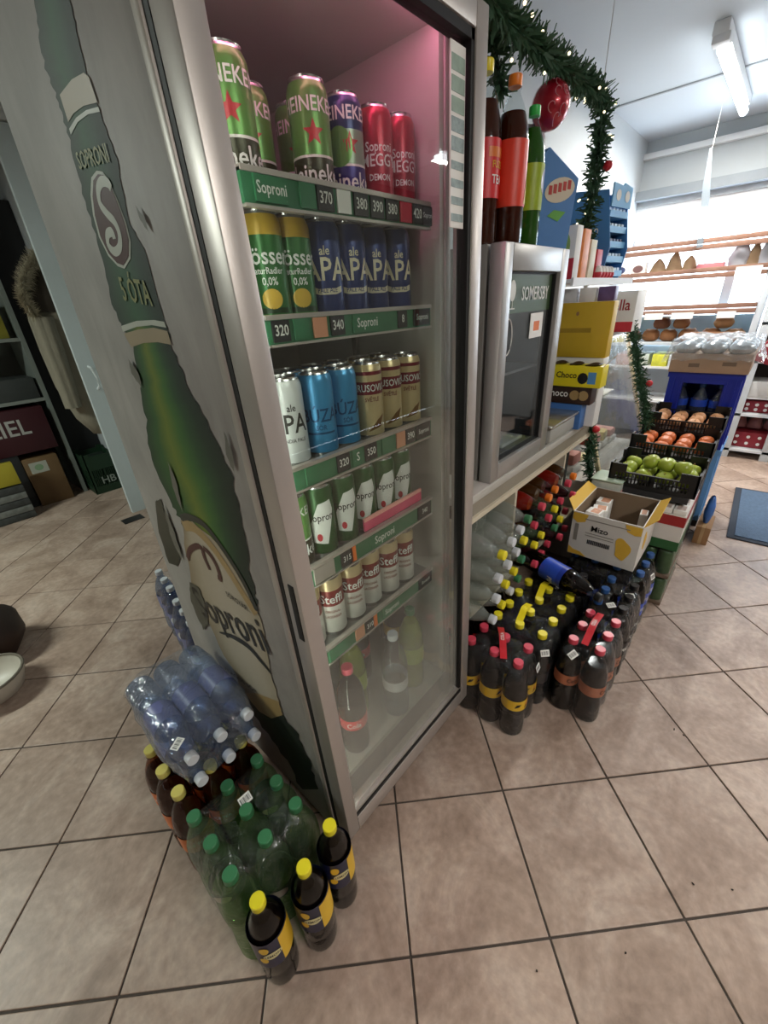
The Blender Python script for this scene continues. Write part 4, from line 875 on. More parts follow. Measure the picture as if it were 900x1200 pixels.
yb = carton('yellow_carton', 'large plain yellow carton standing behind the wafer cartons', (1.558, -.008, CT + .282), (.06, .215, .205), pbr('carton_mustard', 'd3b02f', .5, var=.08))
obj('slot', MB().box((-.001, .07, .095), (.0, .215, .112)), pbr('slot_ochre', 'a98a26', .5), yb); obj('punch_hole', MB().prism(ell(.006, .008, 12), (-.0004, .13, .165), (0, 1, 0), (0, 0, 1), (-1, 0, 0), .0004), CARD, yb)
ys = thing('white_riser', 'white riser box under the yellow carton on the counter', 'box', (1.558, -.005, CT)); obj('box', MB().box((0, 0, 0), (.075, .21, .281)), WHITE, ys, bevel=.004)
nt_ = carton('spread_carton', 'white carton with red lettering below the upper shelf', (2.36, on(720, 351, x=2.36).y - .11, 1.156), (.2, .22, .2), PAPER)
f = MB(); text_flat(f, 'nutella', .075, (-.0012, .11, .13), (0, -1, 0), (0, 0, 1), 0, .85); f.prism(ell(.02, .016, 12), (-.001, .12, .185), (0, 1, 0), (0, 0, 1), (-1, 0, 0), .0006, 0); f.box((-.001, .0, .0), (-.0004, .22, .05), 1); obj('front_print', f, [pbr('letter_red', 'a01c24', .5), RW_], nt_, smooth=0)
for k in range(3): carton('snack_carton', ('violet', 'white', 'grey')[k] + ' snack carton on top of the yellow carton', (1.57, .0 + k * .07, CT + .488), (.045, .06, .05), (PK[2], PAPER, PK[0])[k], 'small cartons on the yellow carton')

# ================================================================== DELI CASE
dc = thing('deli_case', 'glass-fronted deli case with sloping pane between the counter and the fruit crates', 'display case', (0, 0, 0))
X0, X1 = 1.765, 2.62
obj('base', MB().box((X0, -.02, .03), (X1, .7, .50)), pbr('case_base', 'b4b2ac', .45), dc, bevel=.004)
obj('sill', MB().box((X0 - .01, -.045, .50), (X1 + .01, .02, .525)), SILVER, dc, bevel=.003)
obj('top', MB().box((X0, .17, 1.135), (X1, .7, 1.155)), SILVER, dc)
obj('back', MB().box((X0, .66, .5), (X1, .7, 1.135)), WHITE, dc)
obj('glass_pane', MB().prism([(-.03, .525), (.17, 1.14), (.176, 1.14), (-.024, .525)], (X0, 0, 0), (0, 1, 0), (0, 0, 1), (1, 0, 0), X1 - X0), clear('deli_glass', 'f1f3f2', .10, .05, .10, 'cfd3d2', .8, .25, 9), dc, smooth=0)
for x in (X0, X1 - .022): obj('pane_post', MB().prism([(-.034, .525), (.166, 1.14), (.186, 1.14), (-.014, .525)], (x, 0, 0), (0, 1, 0), (0, 0, 1), (1, 0, 0), .022), pbr('post_tan', 'c9b894', .45), dc)
obj('added_glow_strip', MB().box((X0 + .05, .20, 1.122), (X1 - .05, .23, 1.134)), emit('added_deli_glow', 'fff4e0', 14.0), dc)  # glowing strip added to brighten the inside of the case
obj('inner_shelf', MB().box((X0 + .03, .18, .80), (X1 - .03, .64, .81)), WHITE, dc)
PALE = [pbr('deli_pink', 'd08f86', .5, var=.3), pbr('deli_cream', 'd9cda0', .5, var=.2), pbr('deli_white', 'd5d9da', .5, var=.1), pbr('deli_red', 'b9584a', .5, var=.3), pbr('deli_yellow', 'dcc467', .5, var=.2)]
k = 0
for z in (.502, .812):
    for i in range(6):
        x = X0 + .05 + i * .13; y = .12 if z < .6 else .26
        t = thing('deli_pack', ('lower', 'upper')[z > .6] + ' ' + ('pink', 'cream', 'white', 'red', 'yellow')[(i + k) % 5] + ' deli pack in the ' + ('first', 'second', 'third', 'fourth', 'fifth', 'sixth')[i] + ' place behind the sloping glass', 'food pack', (x, y, z), random.uniform(-.15, .15), 'packs in the deli case')
        hh = random.uniform(.05, .13); obj('tray', MB().box((0, 0, 0), (.11, .2, hh * .4)), PAPER, t, bevel=.004); obj('contents', MB().box((.006, .006, hh * .4), (.104, .194, hh)), PALE[(i + k) % 5], t, bevel=.015)
    k += 2

# ================================================================== MILK BOX, CARTON STACK
MZ = pbr('milk_card_white', 'd2cfc8', .55, var=.04); MY = pbr('milk_card_yellow', 'd9ae3c', .55, var=.06); INNER = pbr('inner_card', '7d6a55', .8)
mz = thing('milk_carton_box', 'open white and yellow milk box standing on the cola multipacks', 'box', (1.335, -.05, .335), 0)
w, l, hh = .30, .262, .205     # along x, along -y
obj('box', MB().box((0, -l, 0), (w, 0, .004)).box((0, -l, .004), (.004, 0, hh)).box((w - .004, -l, .004), (w, 0, hh)).box((.004, -.004, .004), (w - .004, 0, hh)).box((.004, -l, .004), (w - .004, -l + .004, hh)), [MZ], mz)
obj('inner_lining', MB().box((.0042, -l + .0042, .0045), (.0052, -.0042, hh - .002)).box((w - .0052, -l + .0042, .0045), (w - .0042, -.0042, hh - .002)).box((.0052, -.0052, .0045), (w - .0052, -.0042, hh - .002)).box((.0052, -l + .0042, .0045), (w - .0052, -l + .0052, hh - .002)), INNER, mz)
blob = lambda a, b, s: [(a * (1 + .22 * math.sin(3 * t + s)) * math.cos(t), b * (1 + .18 * math.cos(2 * t + s)) * math.sin(t)) for t in [2 * PI * i / 22 for i in range(22)]]
f = MB(); ax, ay, an = (0, -1, 0), (0, 0, 1), (-1, 0, 0)
f.prism(blob(.028, .052, 1), (-.0005, -.205, .085), ax, ay, an, .0006, 0)
f.prism([(0, 0), (.075, 0), (.05, .018), (.02, .022), (0, .035)], (-.0005, -.002, .002), ax, ay, an, .0006, 0)
f.prism([(0, 0), (.06, 0), (.05, -.035), (.02, -.045), (0, -.03)], (-.0005, -.002, .20), ax, ay, an, .0006, 0)
f.prism([(0, 0), (-.06, 0), (-.05, -.03), (-.02, -.04), (0, -.035)], (-.0005, -.26, .20), ax, ay, an, .0006, 0)
text_flat(f, 'Mizo', .036, (-.0014, -.112, .142), ax, ay, 1, .95)
for k in range(16): f.box((-.0014, -.16 + k * .0056, .068), (-.0006, -.16 + k * .0056 + .003, .088), 1)
for k in range(2): f.box((-.0014, -.17, .105 + k * .012), (-.0006, -.06, .108 + k * .012), 2)
f.box((-.0014, -.22, .178), (-.0006, -.05, .182), 2); f.box((-.0014, -.03, .07), (-.0006, -.015, .15), 2)
obj('front_print', f, [MY, BLACK, pbr('print_grey', '8c8880', .6)], mz, smooth=0)
f = MB(); f.prism(blob(.03, .04, 2), (.1, -l - .0005, .1), (1, 0, 0), (0, 0, 1), (0, -1, 0), .0006, 0); f.prism(blob(.025, .03, 3), (.24, -l - .0005, .16), (1, 0, 0), (0, 0, 1), (0, -1, 0), .0006, 0)
obj('side_print', f, [MY], mz, smooth=0)
fl = MB().prism([(0, 0), (.30, 0), (.28, .045), (.03, .05)], (0, -l, hh - .002), (1, 0, 0), (0, -.75, .65), (0, .5, .5), .003)
obj('side_flap', fl, MY, mz)
obj('side_flap', MB().prism([(0, 0), (.30, 0), (.27, .05), (.03, .05)], (0, 0, hh - .002), (1, 0, 0), (0, .7, .7), (0, -.5, .5), .003), MY, mz)
for k, (x, y, r) in enumerate(((.02, -.09, .1), (.085, -.085, -.1), (.15, -.10, .2), (.22, -.09, 0), (.20, -.245, .1))):
    t = thing('milk_carton', ('first', 'second', 'third', 'fourth', 'single right-hand')[k] + ' small white milk carton inside the open milk box', 'carton', (1.335 + x, -.05 + y + .005, .341), r, 'milk cartons in the open box')
    hk = .16 + .006 * (k % 2)
    obj('carton', MB().box((0, 0, 0), (.058, .058 if k < 4 else .03, hk)), PAPER, t, bevel=.003); obj('top_print', MB().box((.006, .006, hk), (.052, .04 if k < 4 else .024, hk + .0006)), pbr('print_salmon', 'c9906e', .55, var=.5, scale=60), t)

# the stack nearest the aisle: two trays of green cans, a white carton on top
SX, SY = 1.655, -.415
for n in range(2):
    t = thing('canned_beer_tray', ('lower' if n == 0 else 'upper') + ' film-wrapped tray of dark green cans under the white milk carton case', 'can tray', (SX, SY, .001 + n * .152), 0, 'trays of green cans')
    obj('tray', MB().box((0, 0, 0), (.38, .27, .018)), pbr('tray_card', '6f5b4a', .6), t, bevel=.002)
    cm_ = MB().lathe([(.024, .0), (.031, .004), (.031, .108), (.027, .118), (.024, .12)], 16)
    GC = pbr('dark_green_can', '3f5a38', .35, .2, .4, 40)
    c0 = None
    for i in range(6):
        for j in range(4):
            if 0 < i and 0 < j: continue
            if c0 is None: c0 = o = obj('can', cm_, GC, t)
            else: o = link('can', c0.data, t)
            o.location = (.034 + i * .0625, .035 + j * .0665, .018)
    obj('shrink_film', MB().box((.001, .001, .01), (.379, .269, .143)), clear('tray_film', 'f5f7f5', .03, .12, .01, 'c8ccc8', .35, .8, 25), t, smooth=0, bevel=.006)
wc = thing('milk_case', 'white carton case with red and green stripes in front of the apples', 'carton', (SX, SY, .306))
obj('case', MB().box((0, 0, 0), (.36, .268, .172)), pbr('case_white', 'd0ccc6', .55), wc, bevel=.002)
f = MB().box((-.0012, .0, .12), (-.0002, .268, .168), 0).box((-.0012, .0, .0), (-.0002, .18, .045), 1).box((.0, -.0012, .12), (.36, -.0002, .168), 0).box((.0, -.0012, .0), (.36, -.0002, .045), 1)
obj('stripe_print', f, [pbr('stripe_red', '9d2626', .5), pbr('stripe_green', '2f5f35', .5)], wc, smooth=0)
lb_ = obj('barcode_sticker', barcode((.05, .04)), [PAPER, BLACK], wc, smooth=0); lb_.location = (-.0018, .215, .045); lb_.rotation_euler = (PI/2, 0, -PI/2)
for i in range(4):
    for j in range(5):
        t = thing('juice_carton', f'white carton in the {("front", "second", "third", "rear")[i]} row of the striped case, {("rightmost", "second from right", "middle", "second from left", "leftmost")[j]}', 'carton', (SX + .004 + i * .089, SY + .004 + j * .0525, .479), 0, 'white cartons on the striped case')
        obj('carton', MB().box((0, 0, 0), (.085, .049, .022)), PAPER, t, bevel=.003); obj('print', MB().box((.01, .008, .022), (.06, .04, .0225)), pbr('print_pale', 'c9b8b0', .55, var=.4, scale=60), t)
jb = thing('sweets_tub', 'clear tub with pink print beside the milk box', 'tub', (1.66, -.145, .479)); obj('tub', MB().box((0, 0, 0), (.13, .13, .085)), pbr('tub_pale', 'c4ccc4', .35, var=.2, scale=30), jb, bevel=.01); obj('label_band', MB().box((-.001, -.001, .012), (.131, .131, .05)), pbr('tub_pink', 'd59a94', .45, var=.5, scale=50), jb); obj('lid', MB().box((-.003, -.003, .086), (.133, .133, .092)), pbr('tub_lid', 'b9cdb6', .4), jb, bevel=.002)

# ================================================================== FRUIT CRATES
CRB = pbr('crate_black', '141516', .45)
def crate_mesh(lx, ly, hz, mt_holes=True, th=.008, cut=.035):
    mb = MB().box((0, 0, 0), (lx, ly, th))
    def wall(o, d, L, nrm):
        o, d, nrm = Vector(o), Vector(d), Vector(nrm)
        def b(a0, a1, z0, z1):
            P = [o + d*a0, o + d*a1]; q = nrm * th
            mb.add([(*(P[0]).xy, z0), (*(P[1]).xy, z0), (*(P[1] + q).xy, z0), (*(P[0] + q).xy, z0), (*(P[0]).xy, z1), (*(P[1]).xy, z1), (*(P[1] + q).xy, z1), (*(P[0] + q).xy, z1)], [(0,3,2,1),(4,5,6,7),(0,1,5,4),(1,2,6,5),(2,3,7,6),(3,0,4,7)])
        b(0, L, th, hz*.18); b(0, L, hz*.60, hz - cut); b(0, L*.2, hz - cut, hz); b(L*.8, L, hz - cut, hz); b(0, L*.08, hz*.18, hz*.6); b(L*.92, L, hz*.18, hz*.6); b(L*.47, L*.53, hz*.18, hz*.6)
        n = int(L / .017)
        for i in range(n): a = L*.08 + (L*.84) * i / n; b(a, a + .006, hz*.18, hz*.60)
        b(L*.08, L*.92, hz*.36, hz*.41)
    wall((0, 0, 0), (1, 0, 0), lx, (0, 1, 0)); wall((0, ly - th, 0), (1, 0, 0), lx, (0, 1, 0)); wall((0, 0, 0), (0, 1, 0), ly, (1, 0, 0)); wall((lx - th, 0, 0), (0, 1, 0), ly, (1, 0, 0))
    return mb
def fruit_mesh(r, dim=.18):
    P = []
    for j in range(13):
        t = PI * j / 12; rr = r * math.sin(t); z = -r * .92 * math.cos(t)
        if j > 9: z -= dim * r * (j - 9) / 3
        P.append((max(.0008, rr), z))
    return MB().lathe(P, 16)
def fill(name, label, group, mt, r, ntop, x0, y0, lx, ly, z, stem=True, mts=None):
    c = 0; proto = None; nx, ny = int(lx / (2*r*1.03)), int(ly / (2*r*1.03))
    spots = [(x0 + r*1.1 + i * (lx - 2.2*r) / max(1, nx - 1) + random.uniform(-.004, .004), y0 + r*1.1 + j * (ly - 2.2*r) / max(1, ny - 1), z + r + random.uniform(0, .005)) for i in range(nx) for j in range(ny)]
    spots += [(x0 + lx*(.25 + .5*random.random()), y0 + ly*(.2 + .6*k/3), z + r*2.5) for k in range(ntop)]
    for q in spots:
        k_ = spots.index(q); n_ = nx * ny
        where = f'on top of the others, {("right", "middle", "left")[k_ - n_]}' if k_ >= n_ else f'{("front", "second", "third", "rear")[min(3, k_ // ny)]} row, {("rightmost", "second from right", "second from left", "leftmost")[min(3, k_ % ny)]}'
        t = thing(name, f'{label}, {where}', name.split('_')[-1], q, random.uniform(0, 6), group)
        if proto is None:
            proto = [obj('flesh', fruit_mesh(r), mt, t, smooth=60)]
            if stem: proto.append(obj('stem', MB().tube([(0, 0, r*.62), (.002, .001, r*.98)], .0018, 6), CARD, t))
        else:
            for o in proto: k = o.copy(); COL.objects.link(k); k.parent = t
        t.rotation_euler = (random.uniform(-.5, .5), random.uniform(-.5, .5), random.uniform(0, 6))
CY = -.42
for n, (x, z, lb, cr) in enumerate(((1.70, .545, 'black slotted crate of green apples, nearest of the three fruit crates', 1), (2.02, .60, 'black slotted crate of orange fruit, middle of the three fruit crates', 1), (2.30, .655, 'black slotted crate of peaches, furthest of the three fruit crates', 1))):
    t = thing('fruit_crate', lb, 'crate', (x, CY, z), 0, 'black fruit crates'); obj('shell', crate_mesh(.275, .345, .105), CRB, t, smooth=0)
APP = pbr('apple_green', '9fb03c', .35, var=.2, scale=20, coat=.2); ORA = pbr('fruit_orange', 'd2713c', .45, var=.15); PEA = pbr('fruit_peach', 'dfa679', .5, var=.35, scale=25)
fill('green_apple', 'green apple lying in the nearest black fruit crate', 'green apples in the crate', APP, .036, 3, 1.71, CY + .012, .255, .32, .554)
fill('orange_fruit', 'orange round fruit lying in the middle black fruit crate', 'orange fruit in the crate', ORA, .034, 0, 2.03, CY + .012, .255, .32, .609, False)
fill('peach_fruit', 'pale peach lying in the furthest black fruit crate', 'peaches in the crate', PEA, .034, 0, 2.31, CY + .012, .255, .32, .664)
sd = thing('fruit_stand', 'low grey stand carrying the black fruit crates', 'stand', (0, 0, 0))
obj('step', MB().box((2.056, -.40, .003), (2.298, -.06, .598)), pbr('stand_dark', '2b2c2e', .6), sd); obj('step', MB().box((2.304, -.40, .003), (2.59, -.06, .653)), pbr('stand_dark', '2b2c2e', .6), sd)
obj('front_step', MB().box((1.70, -.40, .515), (2.03, -.085, .543)), pbr('stand_dark', '2b2c2e', .6), sd)
obj('front_post', MB().box((2.038, -.40, .003), (2.054, -.085, .543)), pbr('stand_dark', '2b2c2e', .6), sd)
bx = thing('cardboard_box', 'small brown cardboard box on the floor beside the fruit stand', 'box', (2.40, -.505, .0)); obj('box', MB().box((0, 0, 0), (.20, .07, .11)), CARD, bx, bevel=.002); obj('tape', MB().box((-.001, .027, .0), (.201, .043, .1105)), pbr('tape_tan', 'b3946b', .3), bx)
bb = thing('blue_bag', 'small blue plastic bag resting on the cardboard box beside the fruit crates', 'bag', (2.48, -.468, .111))
g = 12; V = []
for i in range(g+1):
    for j in range(g+1):
        a = 2*PI*j/g; zz = i/g; rr = .026 * (math.sin(PI * (zz*.85 + .1))**.6) * (1 + .25 * noise.noise(Vector((math.cos(a)*2, math.sin(a)*2, zz*4)))); V.append((rr*math.cos(a)*1.4, rr*math.sin(a)*.9, zz * .17))
obj('sack', MB().add(V, [(i*(g+1)+j, i*(g+1)+j+1, (i+1)*(g+1)+j+1, (i+1)*(g+1)+j) for i in range(g) for j in range(g)]), pbr('bag_blue', '3f6fb8', .3, var=.5, scale=18), bb, smooth=60)

# ================================================================== BLUE BOTTLE CRATES
BLU = pbr('crate_blue', '1d2fa0', .35, var=.08); BLU2 = pbr('crate_blue_pale', '6fa6dc', .4, var=.1)
def bottle_crate(x, y, z, lx, ly, hz, label, mt):
    t = thing('bottle_crate', label, 'crate', (x, y, z), 0, 'blue bottle crates')
    m = MB().box((0, 0, 0), (lx, ly, .02)).box((lx - .015, 0, .02), (lx, ly, hz)).box((.015, 0, .02), (lx - .015, .015, hz)).box((.015, ly - .015, .02), (lx - .015, ly, hz))
    m.box((0, 0, .02), (.015, ly, hz*.30)).box((0, 0, hz*.86), (.015, ly, hz)).box((0, 0, hz*.30), (.015, ly*.22, hz*.86)).box((0, ly*.78, hz*.30), (.015, ly, hz*.86))
    obj('shell', m, mt, t, smooth=0)
    r = MB().box((-.008, -.008, hz - .03), (lx + .008, .0, hz)).box((-.008, ly, hz - .03), (lx + .008, ly + .008, hz)).box((-.008, 0, hz - .03), (0, ly, hz)).box((lx, 0, hz - .03), (lx + .008, ly, hz))
    obj('rim', r, mt, t, smooth=0)
    for yy in (.02, .06, ly - .07, ly - .03): obj('rib', MB().box((-.006, yy, .02), (0, yy + .01, hz - .03)), mt, t, smooth=0)
    for xx in (.05, .12, .2): obj('rib', MB().box((xx, -.006, .02), (xx + .012, 0, hz - .03)), mt, t, smooth=0)
    return t
bottle_crate(2.63, -.425, .04, .33, .335, .46, 'lower pale blue bottle crate under the deep blue one', BLU2)
ct = bottle_crate(2.63, -.425, .503, .33, .335, .42, 'deep blue bottle crate with clear bottles beyond the peaches', BLU)
pr = MB()
for k in range(22): pr.box((-.0014, .1 + random.random()*.13, .05 + random.random()*.05), (-.0004, .11 + random.random()*.13, .056 + random.random()*.05))
pr = MB(); pr.prism(star(.03, 7), (-.0004, .165, .075), (0, 1, 0), (0, 0, 1), (-1, 0, 0), .0008); pr.prism(ell(.012, .01, 10), (-.0004, .21, .08), (0, 1, 0), (0, 0, 1), (-1, 0, 0), .0008); pr.prism(ell(.012, .01, 10), (-.0004, .12, .08), (0, 1, 0), (0, 0, 1), (-1, 0, 0), .0008)
obj('crate_print', pr, PAPER, ct, smooth=0)
def_bottle('crate_bottle', PETB, WATERL, .8, CAPBL, LBLUE, h=.33, r=.042, waist=.97, lab=(.62, .74))
for n, y in enumerate((-.345, -.255, -.16)): bottle('crate_bottle', 'water_bottle', None, (2.70, y, .524), (0, 0, .4), ('right-hand', 'middle', 'left-hand')[n] + ' clear water bottle with blue cap in the deep blue crate', 'bottle', 'bottles in the blue crate')
obj('lower_board', MB().box((2.63, -.425, .0), (2.96, -.09, .04)), DARK, thing('crate_dolly', 'dark dolly board under the blue bottle crates', 'dolly'))
# box wrapped in clear plastic on top
pb = thing('wrapped_box', 'wooden box wrapped in crinkled clear plastic on the deep blue crate', 'box', (2.60, -.44, .925))
obj('box', MB().box((0, 0, 0), (.36, .36, .10)), pbr('pale_box', 'a98f78', .6, var=.12), pb, bevel=.003)
obj('print', MB().box((-.001, .06, .04), (0, .12, .06), 0).box((-.001, .22, .03), (0, .27, .05), 0), pbr('print_dim', '7a6858', .6), pb)
for k in range(9):
    q = random.random(); obj('foil_pack', MB().sphere((.05 + .13 * (k % 3), .06 + .12 * (k // 3), .125), .06, 8, 0, (1, 1, .6)), pbr('foil_grey', 'b6bcc0', .25, .5, .4, 40), pb)
V = []; g = 22
for i in range(g+1):
    for j in range(g+1):
        x, y = (i/g - .5) * .46 + .18, (j/g - .5) * .47 + .18
        ex = max(0, abs(x - .18) - .19, abs(y - .18) - .19); z = .175 - ex * 2.6 + .022 * noise.noise(Vector((x*26, y*26, 3)))
        V.append((x if ex < .01 else .18 + (x - .18) * .95, y if ex < .01 else .18 + (y - .18) * .95, z))
obj('plastic_sheet', MB().add(V, [(i*(g+1)+j, i*(g+1)+j+1, (i+1)*(g+1)+j+1, (i+1)*(g+1)+j) for i in range(g) for j in range(g)]), clear('crinkled_plastic', 'f3f5f6', .12, .12, .14, 'd9dde0', .65, 1.0, 14), pb, smooth=60)

# ================================================================== WINDOW SHELVES WITH BREAD
ws = thing('bread_rack', 'slatted wooden bread rack standing before the shop window', 'rack', (0, 0, 0))
RX = 4.28
for y in (-.36, .86): obj('side_frame', MB().box((RX + .0, y, 0), (RX + .36, y + .045, 1.62 if y < 0 else 1.9)), pbr('rack_frame', 'c9cfd3', .45), ws, bevel=.004)
for z, n in ((1.625, 4), (1.42, 4), (1.155, 3)):
    for k in range(n): obj('slat', MB().box((RX + .01 + k * .085, -.60 if z > 1.6 else -.315, z), (RX + .075 + k * .085, .86, z + .02)), WOOD, ws, bevel=.002)
    for k in range(2): obj('front_slat', MB().box((RX - .012, -.60 if z > 1.6 else -.315, z - .012 + k * .042), (RX + .006, .86, z + .022 + k * .042)), WOOD, ws, bevel=.002)
for z in (.90, .70, .40): obj('tray_board', MB().box((RX - .02, -.315, z), (RX + .36, .86, z + .02)), WHITE if z < .8 else pbr('board_white', 'cfd6da', .5), ws)
for k, (y, s) in enumerate(((.30, .14), (.08, .16), (-.20, .12))): obj('price_card', MB().box((RX - .018, y, 1.11), (RX - .014, y + s, 1.16)), PAPER, ws)
obj('backdrop', MB().box((RX + .335, -.315, .921), (RX + .35, .86, 1.12)), pbr('backdrop_blue', '9fc3d8', .5), ws)
obj('price_card', MB().box((RX - .018, -.28, 1.40), (RX - .014, -.12, 1.47)), PAPER, ws)
BRD = [pbr('bread_brown', '8a5a32', .7, var=.25, scale=12), pbr('bread_dark', '6a3c20', .7, var=.25, scale=12), pbr('bread_pale', 'b58a5c', .7, var=.2, scale=12)]
def loaf(x, y, z, L, r, mt, label, rz):
    t = thing('bread_loaf', label, 'bread', (x, y, z), rz, 'loaves on the bread rack')
    P = []; n = 10
    for i in range(n+1):
        s = -1 + 2*i/n; P.append(((max(.02, 1 - abs(s)**3))**.5 * r, s * L/2))
    o = obj('crust', MB().lathe(P, 14, 0, Matrix.Translation((0, 0, r*.72)) @ Matrix.Diagonal((1, 1, .78, 1)) @ Matrix.Rotation(PI/2, 4, 'X')), mt, t, smooth=60)
    sc_ = MB()
    for k in range(3): sc_.box((-r*.5, -L*.28 + k*L*.25, r*1.42), (r*.5, -L*.28 + k*L*.25 + .01, r*1.49))
    obj('score', sc_, BRD[2], t)
bl_ = [(.53, .921, .13, .06, 1), (.39, .921, .14, .068, 0), (.25, .921, .135, .066, 0), (.10, .921, .15, .07, 0), (-.06, .921, .15, .07, 0), (-.22, .921, .15, .066, 2), (.32, 1.026, .14, .062, 1), (.17, 1.026, .13, .06, 0), (-.13, 1.026, .14, .06, 2)]
for k, (y, z, L, r, mi) in enumerate(bl_): loaf(RX + .14, y, z, L, r, BRD[mi], ('dark', 'brown', 'brown', 'brown', 'wide brown', 'pale', 'topmost dark', 'topmost brown', 'topmost pale')[k] + ' bread loaf, ' + ('leftmost', 'second from the left', 'third from the left', 'fourth from the left', 'fifth from the left', 'rightmost', 'left one of the upper layer', 'middle of the upper layer', 'right one of the upper layer')[k] + ' on the rack', random.uniform(-.2, .2))
bbx = thing('bread_box', 'long brown bread box at the right end of the bread board', 'box', (RX - .015, -.30, .921)); obj('box', MB().box((0, 0, 0), (.05, .42, .085)), pbr('bread_box_brown', '7d5534', .6, var=.15), bbx, bevel=.01)
GRW = 'bags on the window rack'
def sack(x, y, z, w, h_, mt, label, cat='bag'):
    t = thing('bread_bag', label, cat, (x, y, z), 0, GRW); V = []; n = 14; mrow = 9
    for i in range(mrow+1):
        s = i/mrow
        for j in range(n):
            a = 2*PI*j/n; rr = (1 - s**2.2 * .85) * (1 + .22 * noise.noise(Vector((math.cos(a)*1.6 + x*9 + y*13, math.sin(a)*1.6, s*3)))); V.append((w*.38*rr*math.cos(a), w*.5*rr*math.sin(a), h_*s))
    obj('bag', MB().add(V, [(i*n+j, i*n+(j+1) % n, (i+1)*n+(j+1) % n, (i+1)*n+j) for i in range(mrow) for j in range(n)] + [tuple(range(n))[::-1]]), mt, t, smooth=60)
BAGW = pbr('bag_white', 'd9dde6', .35, var=.1); BAGT = pbr('bag_tan', 'b99b78', .5, var=.2)
for k, (y, w_, h_, mt) in enumerate(((.45, .13, .12, BAGT), (.33, .12, .16, BAGT), (.22, .12, .12, BAGT), (-.11, .14, .22, BAGW), (-.20, .10, .17, BAGT), (-.27, .10, .2, BAGW))): sack(RX + .15, y, 1.466, w_, h_, mt, ('tan', 'tall tan', 'small tan', 'tall white', 'wide tan', 'rightmost white')[k] + ' bread bag on the middle slatted shelf of the window rack')
for k, (y, w_, h_, mt) in enumerate(((.62, .14, .16, BAGW), (.48, .14, .14, BAGW), (-.30, .3, .2, BAGW))): sack(RX + .15, y, 1.671, w_, h_, mt, ('far left white', 'second white', 'wide right white')[k] + ' bag on the top slatted shelf of the window rack')
carton('red_carton', 'long pale red carton on the middle slatted shelf of the window rack', (RX + .05, -.03, 1.466), (.2, .18, .05), pbr('pale_red', 'd7868c', .5))
for k in range(2): carton('wrapped_cake', ('left', 'right')[k] + ' white wrapped cake with dark print on the middle slatted shelf', (RX + .01, .66 - .14 * k, 1.466), (.12, .11, .10), PAPER, front=[('print', MB().prism(ell(.04, .028, 16), (-.001, .055, .05), (0, 1, 0), (0, 0, 1), (-1, 0, 0), .0006), (pbr('cake_navy', '39466f', .5, var=.3), pbr('cake_brown', '6e4f4c', .5, var=.3))[k])], cat='cake')
for k in range(4): carton('snack_bag', ('first', 'second', 'third', 'fourth')[k] + ' yellow snack bag at the left end of the bread rack', (RX + .0, .66 - .07 * (k % 2), .921 + .11 * (k // 2)), (.06, .09, .105), pbr('snack_yellow', 'd8c83a', .4, var=.25, scale=30), 'yellow snack bags', cat='packet')
for k, (y, c_, nm) in enumerate(((.55, 'd2a8a0', 'pink'), (.40, 'c7d1c4', 'pale green'), (.25, 'd8d84a', 'yellow'), (.12, 'd6dadd', 'white'))): carton('sweets_box', nm + ' sweets box on the white tray board of the bread rack', (RX - .015, y - .06, .721), (.25, .12, .10), pbr('sweets_' + nm, c_, .45, var=.3, scale=30), 'sweets boxes on the tray board', cat='box')
RDOT = pbr('dotted_red', '8e1f2c', .45)
def dotted(x, y, z, s, label, rz=0, tilt=0):
    t = thing('dotted_box', label, 'box', (x, y, z), rz, 'red dotted boxes'); obj('box', MB().box((0, 0, 0), s), RDOT, t, bevel=.003)
    d = MB()
    for i in range(3):
        for j in range(2): d.prism(ell(.013, .013, 10), (-.0006, s[1]*(.2 + .3*i), s[2]*(.28 + .42*j)), (0, 1, 0), (0, 0, 1), (-1, 0, 0), .0006)
    obj('dots', d, PAPER, t, smooth=0); t.rotation_euler.x = tilt
dotted(4.05, -.20, .80, (.2, .14, .12), 'small red dotted box above the wrapped box')
dotted(3.95, -.50, .80, (.2, .10, .17), 'tilted red dotted box on the white stand', 0, .35)
dotted(4.28, -.62, .381, (.2, .2, .09), 'red dotted box at knee height on the white stand')
dotted(4.28, -.66, .081, (.2, .25, .13), 'red dotted box low down on the white stand')
wd = thing('white_stand', 'white slanted produce stand to the right of the bread rack', 'stand', (0, 0, 0))
for y in (-.41, -.68): obj('leg', MB().box((4.2, y - .03, 0), (4.26, y + .03, 1.62)), pbr('stand_white', 'ccd4d8', .45), wd, bevel=.004)
for z in (.06, .36, .78, 1.06): obj('shelf_board', MB().box((4.2, -.9, z), (4.6, -.385, z + .02)), pbr('stand_board', 'd2d6d8', .5), wd)
obj('back_board', MB().box((4.58, -.9, .08), (4.6, -.385, 1.4)), pbr('stand_dark_back', '3a3532', .6), wd)
for k in range(2): carton('produce_box', ('upper', 'lower')[k] + ' plain pale box on the white stand', (4.22, -.66, (.802, .515)[k]), (.25, .28, .12), (pbr('box_tan', 'b8a78f', .6), pbr('box_grey', 'cfd0cd', .6))[k], 'plain boxes on the white stand', cat='box')
obj('support', MB().box((4.22, -.66, .50), (4.55, -.4, .512)), WHITE, wd)
for k in range(3): sack(4.4, -.44 - .11 * k, .232, .11, .12, pbr('onion_net', '7a4a48', .5, var=.4, scale=40), ('left', 'middle', 'right')[k] + ' dark red net of onions on the lowest board of the white stand')
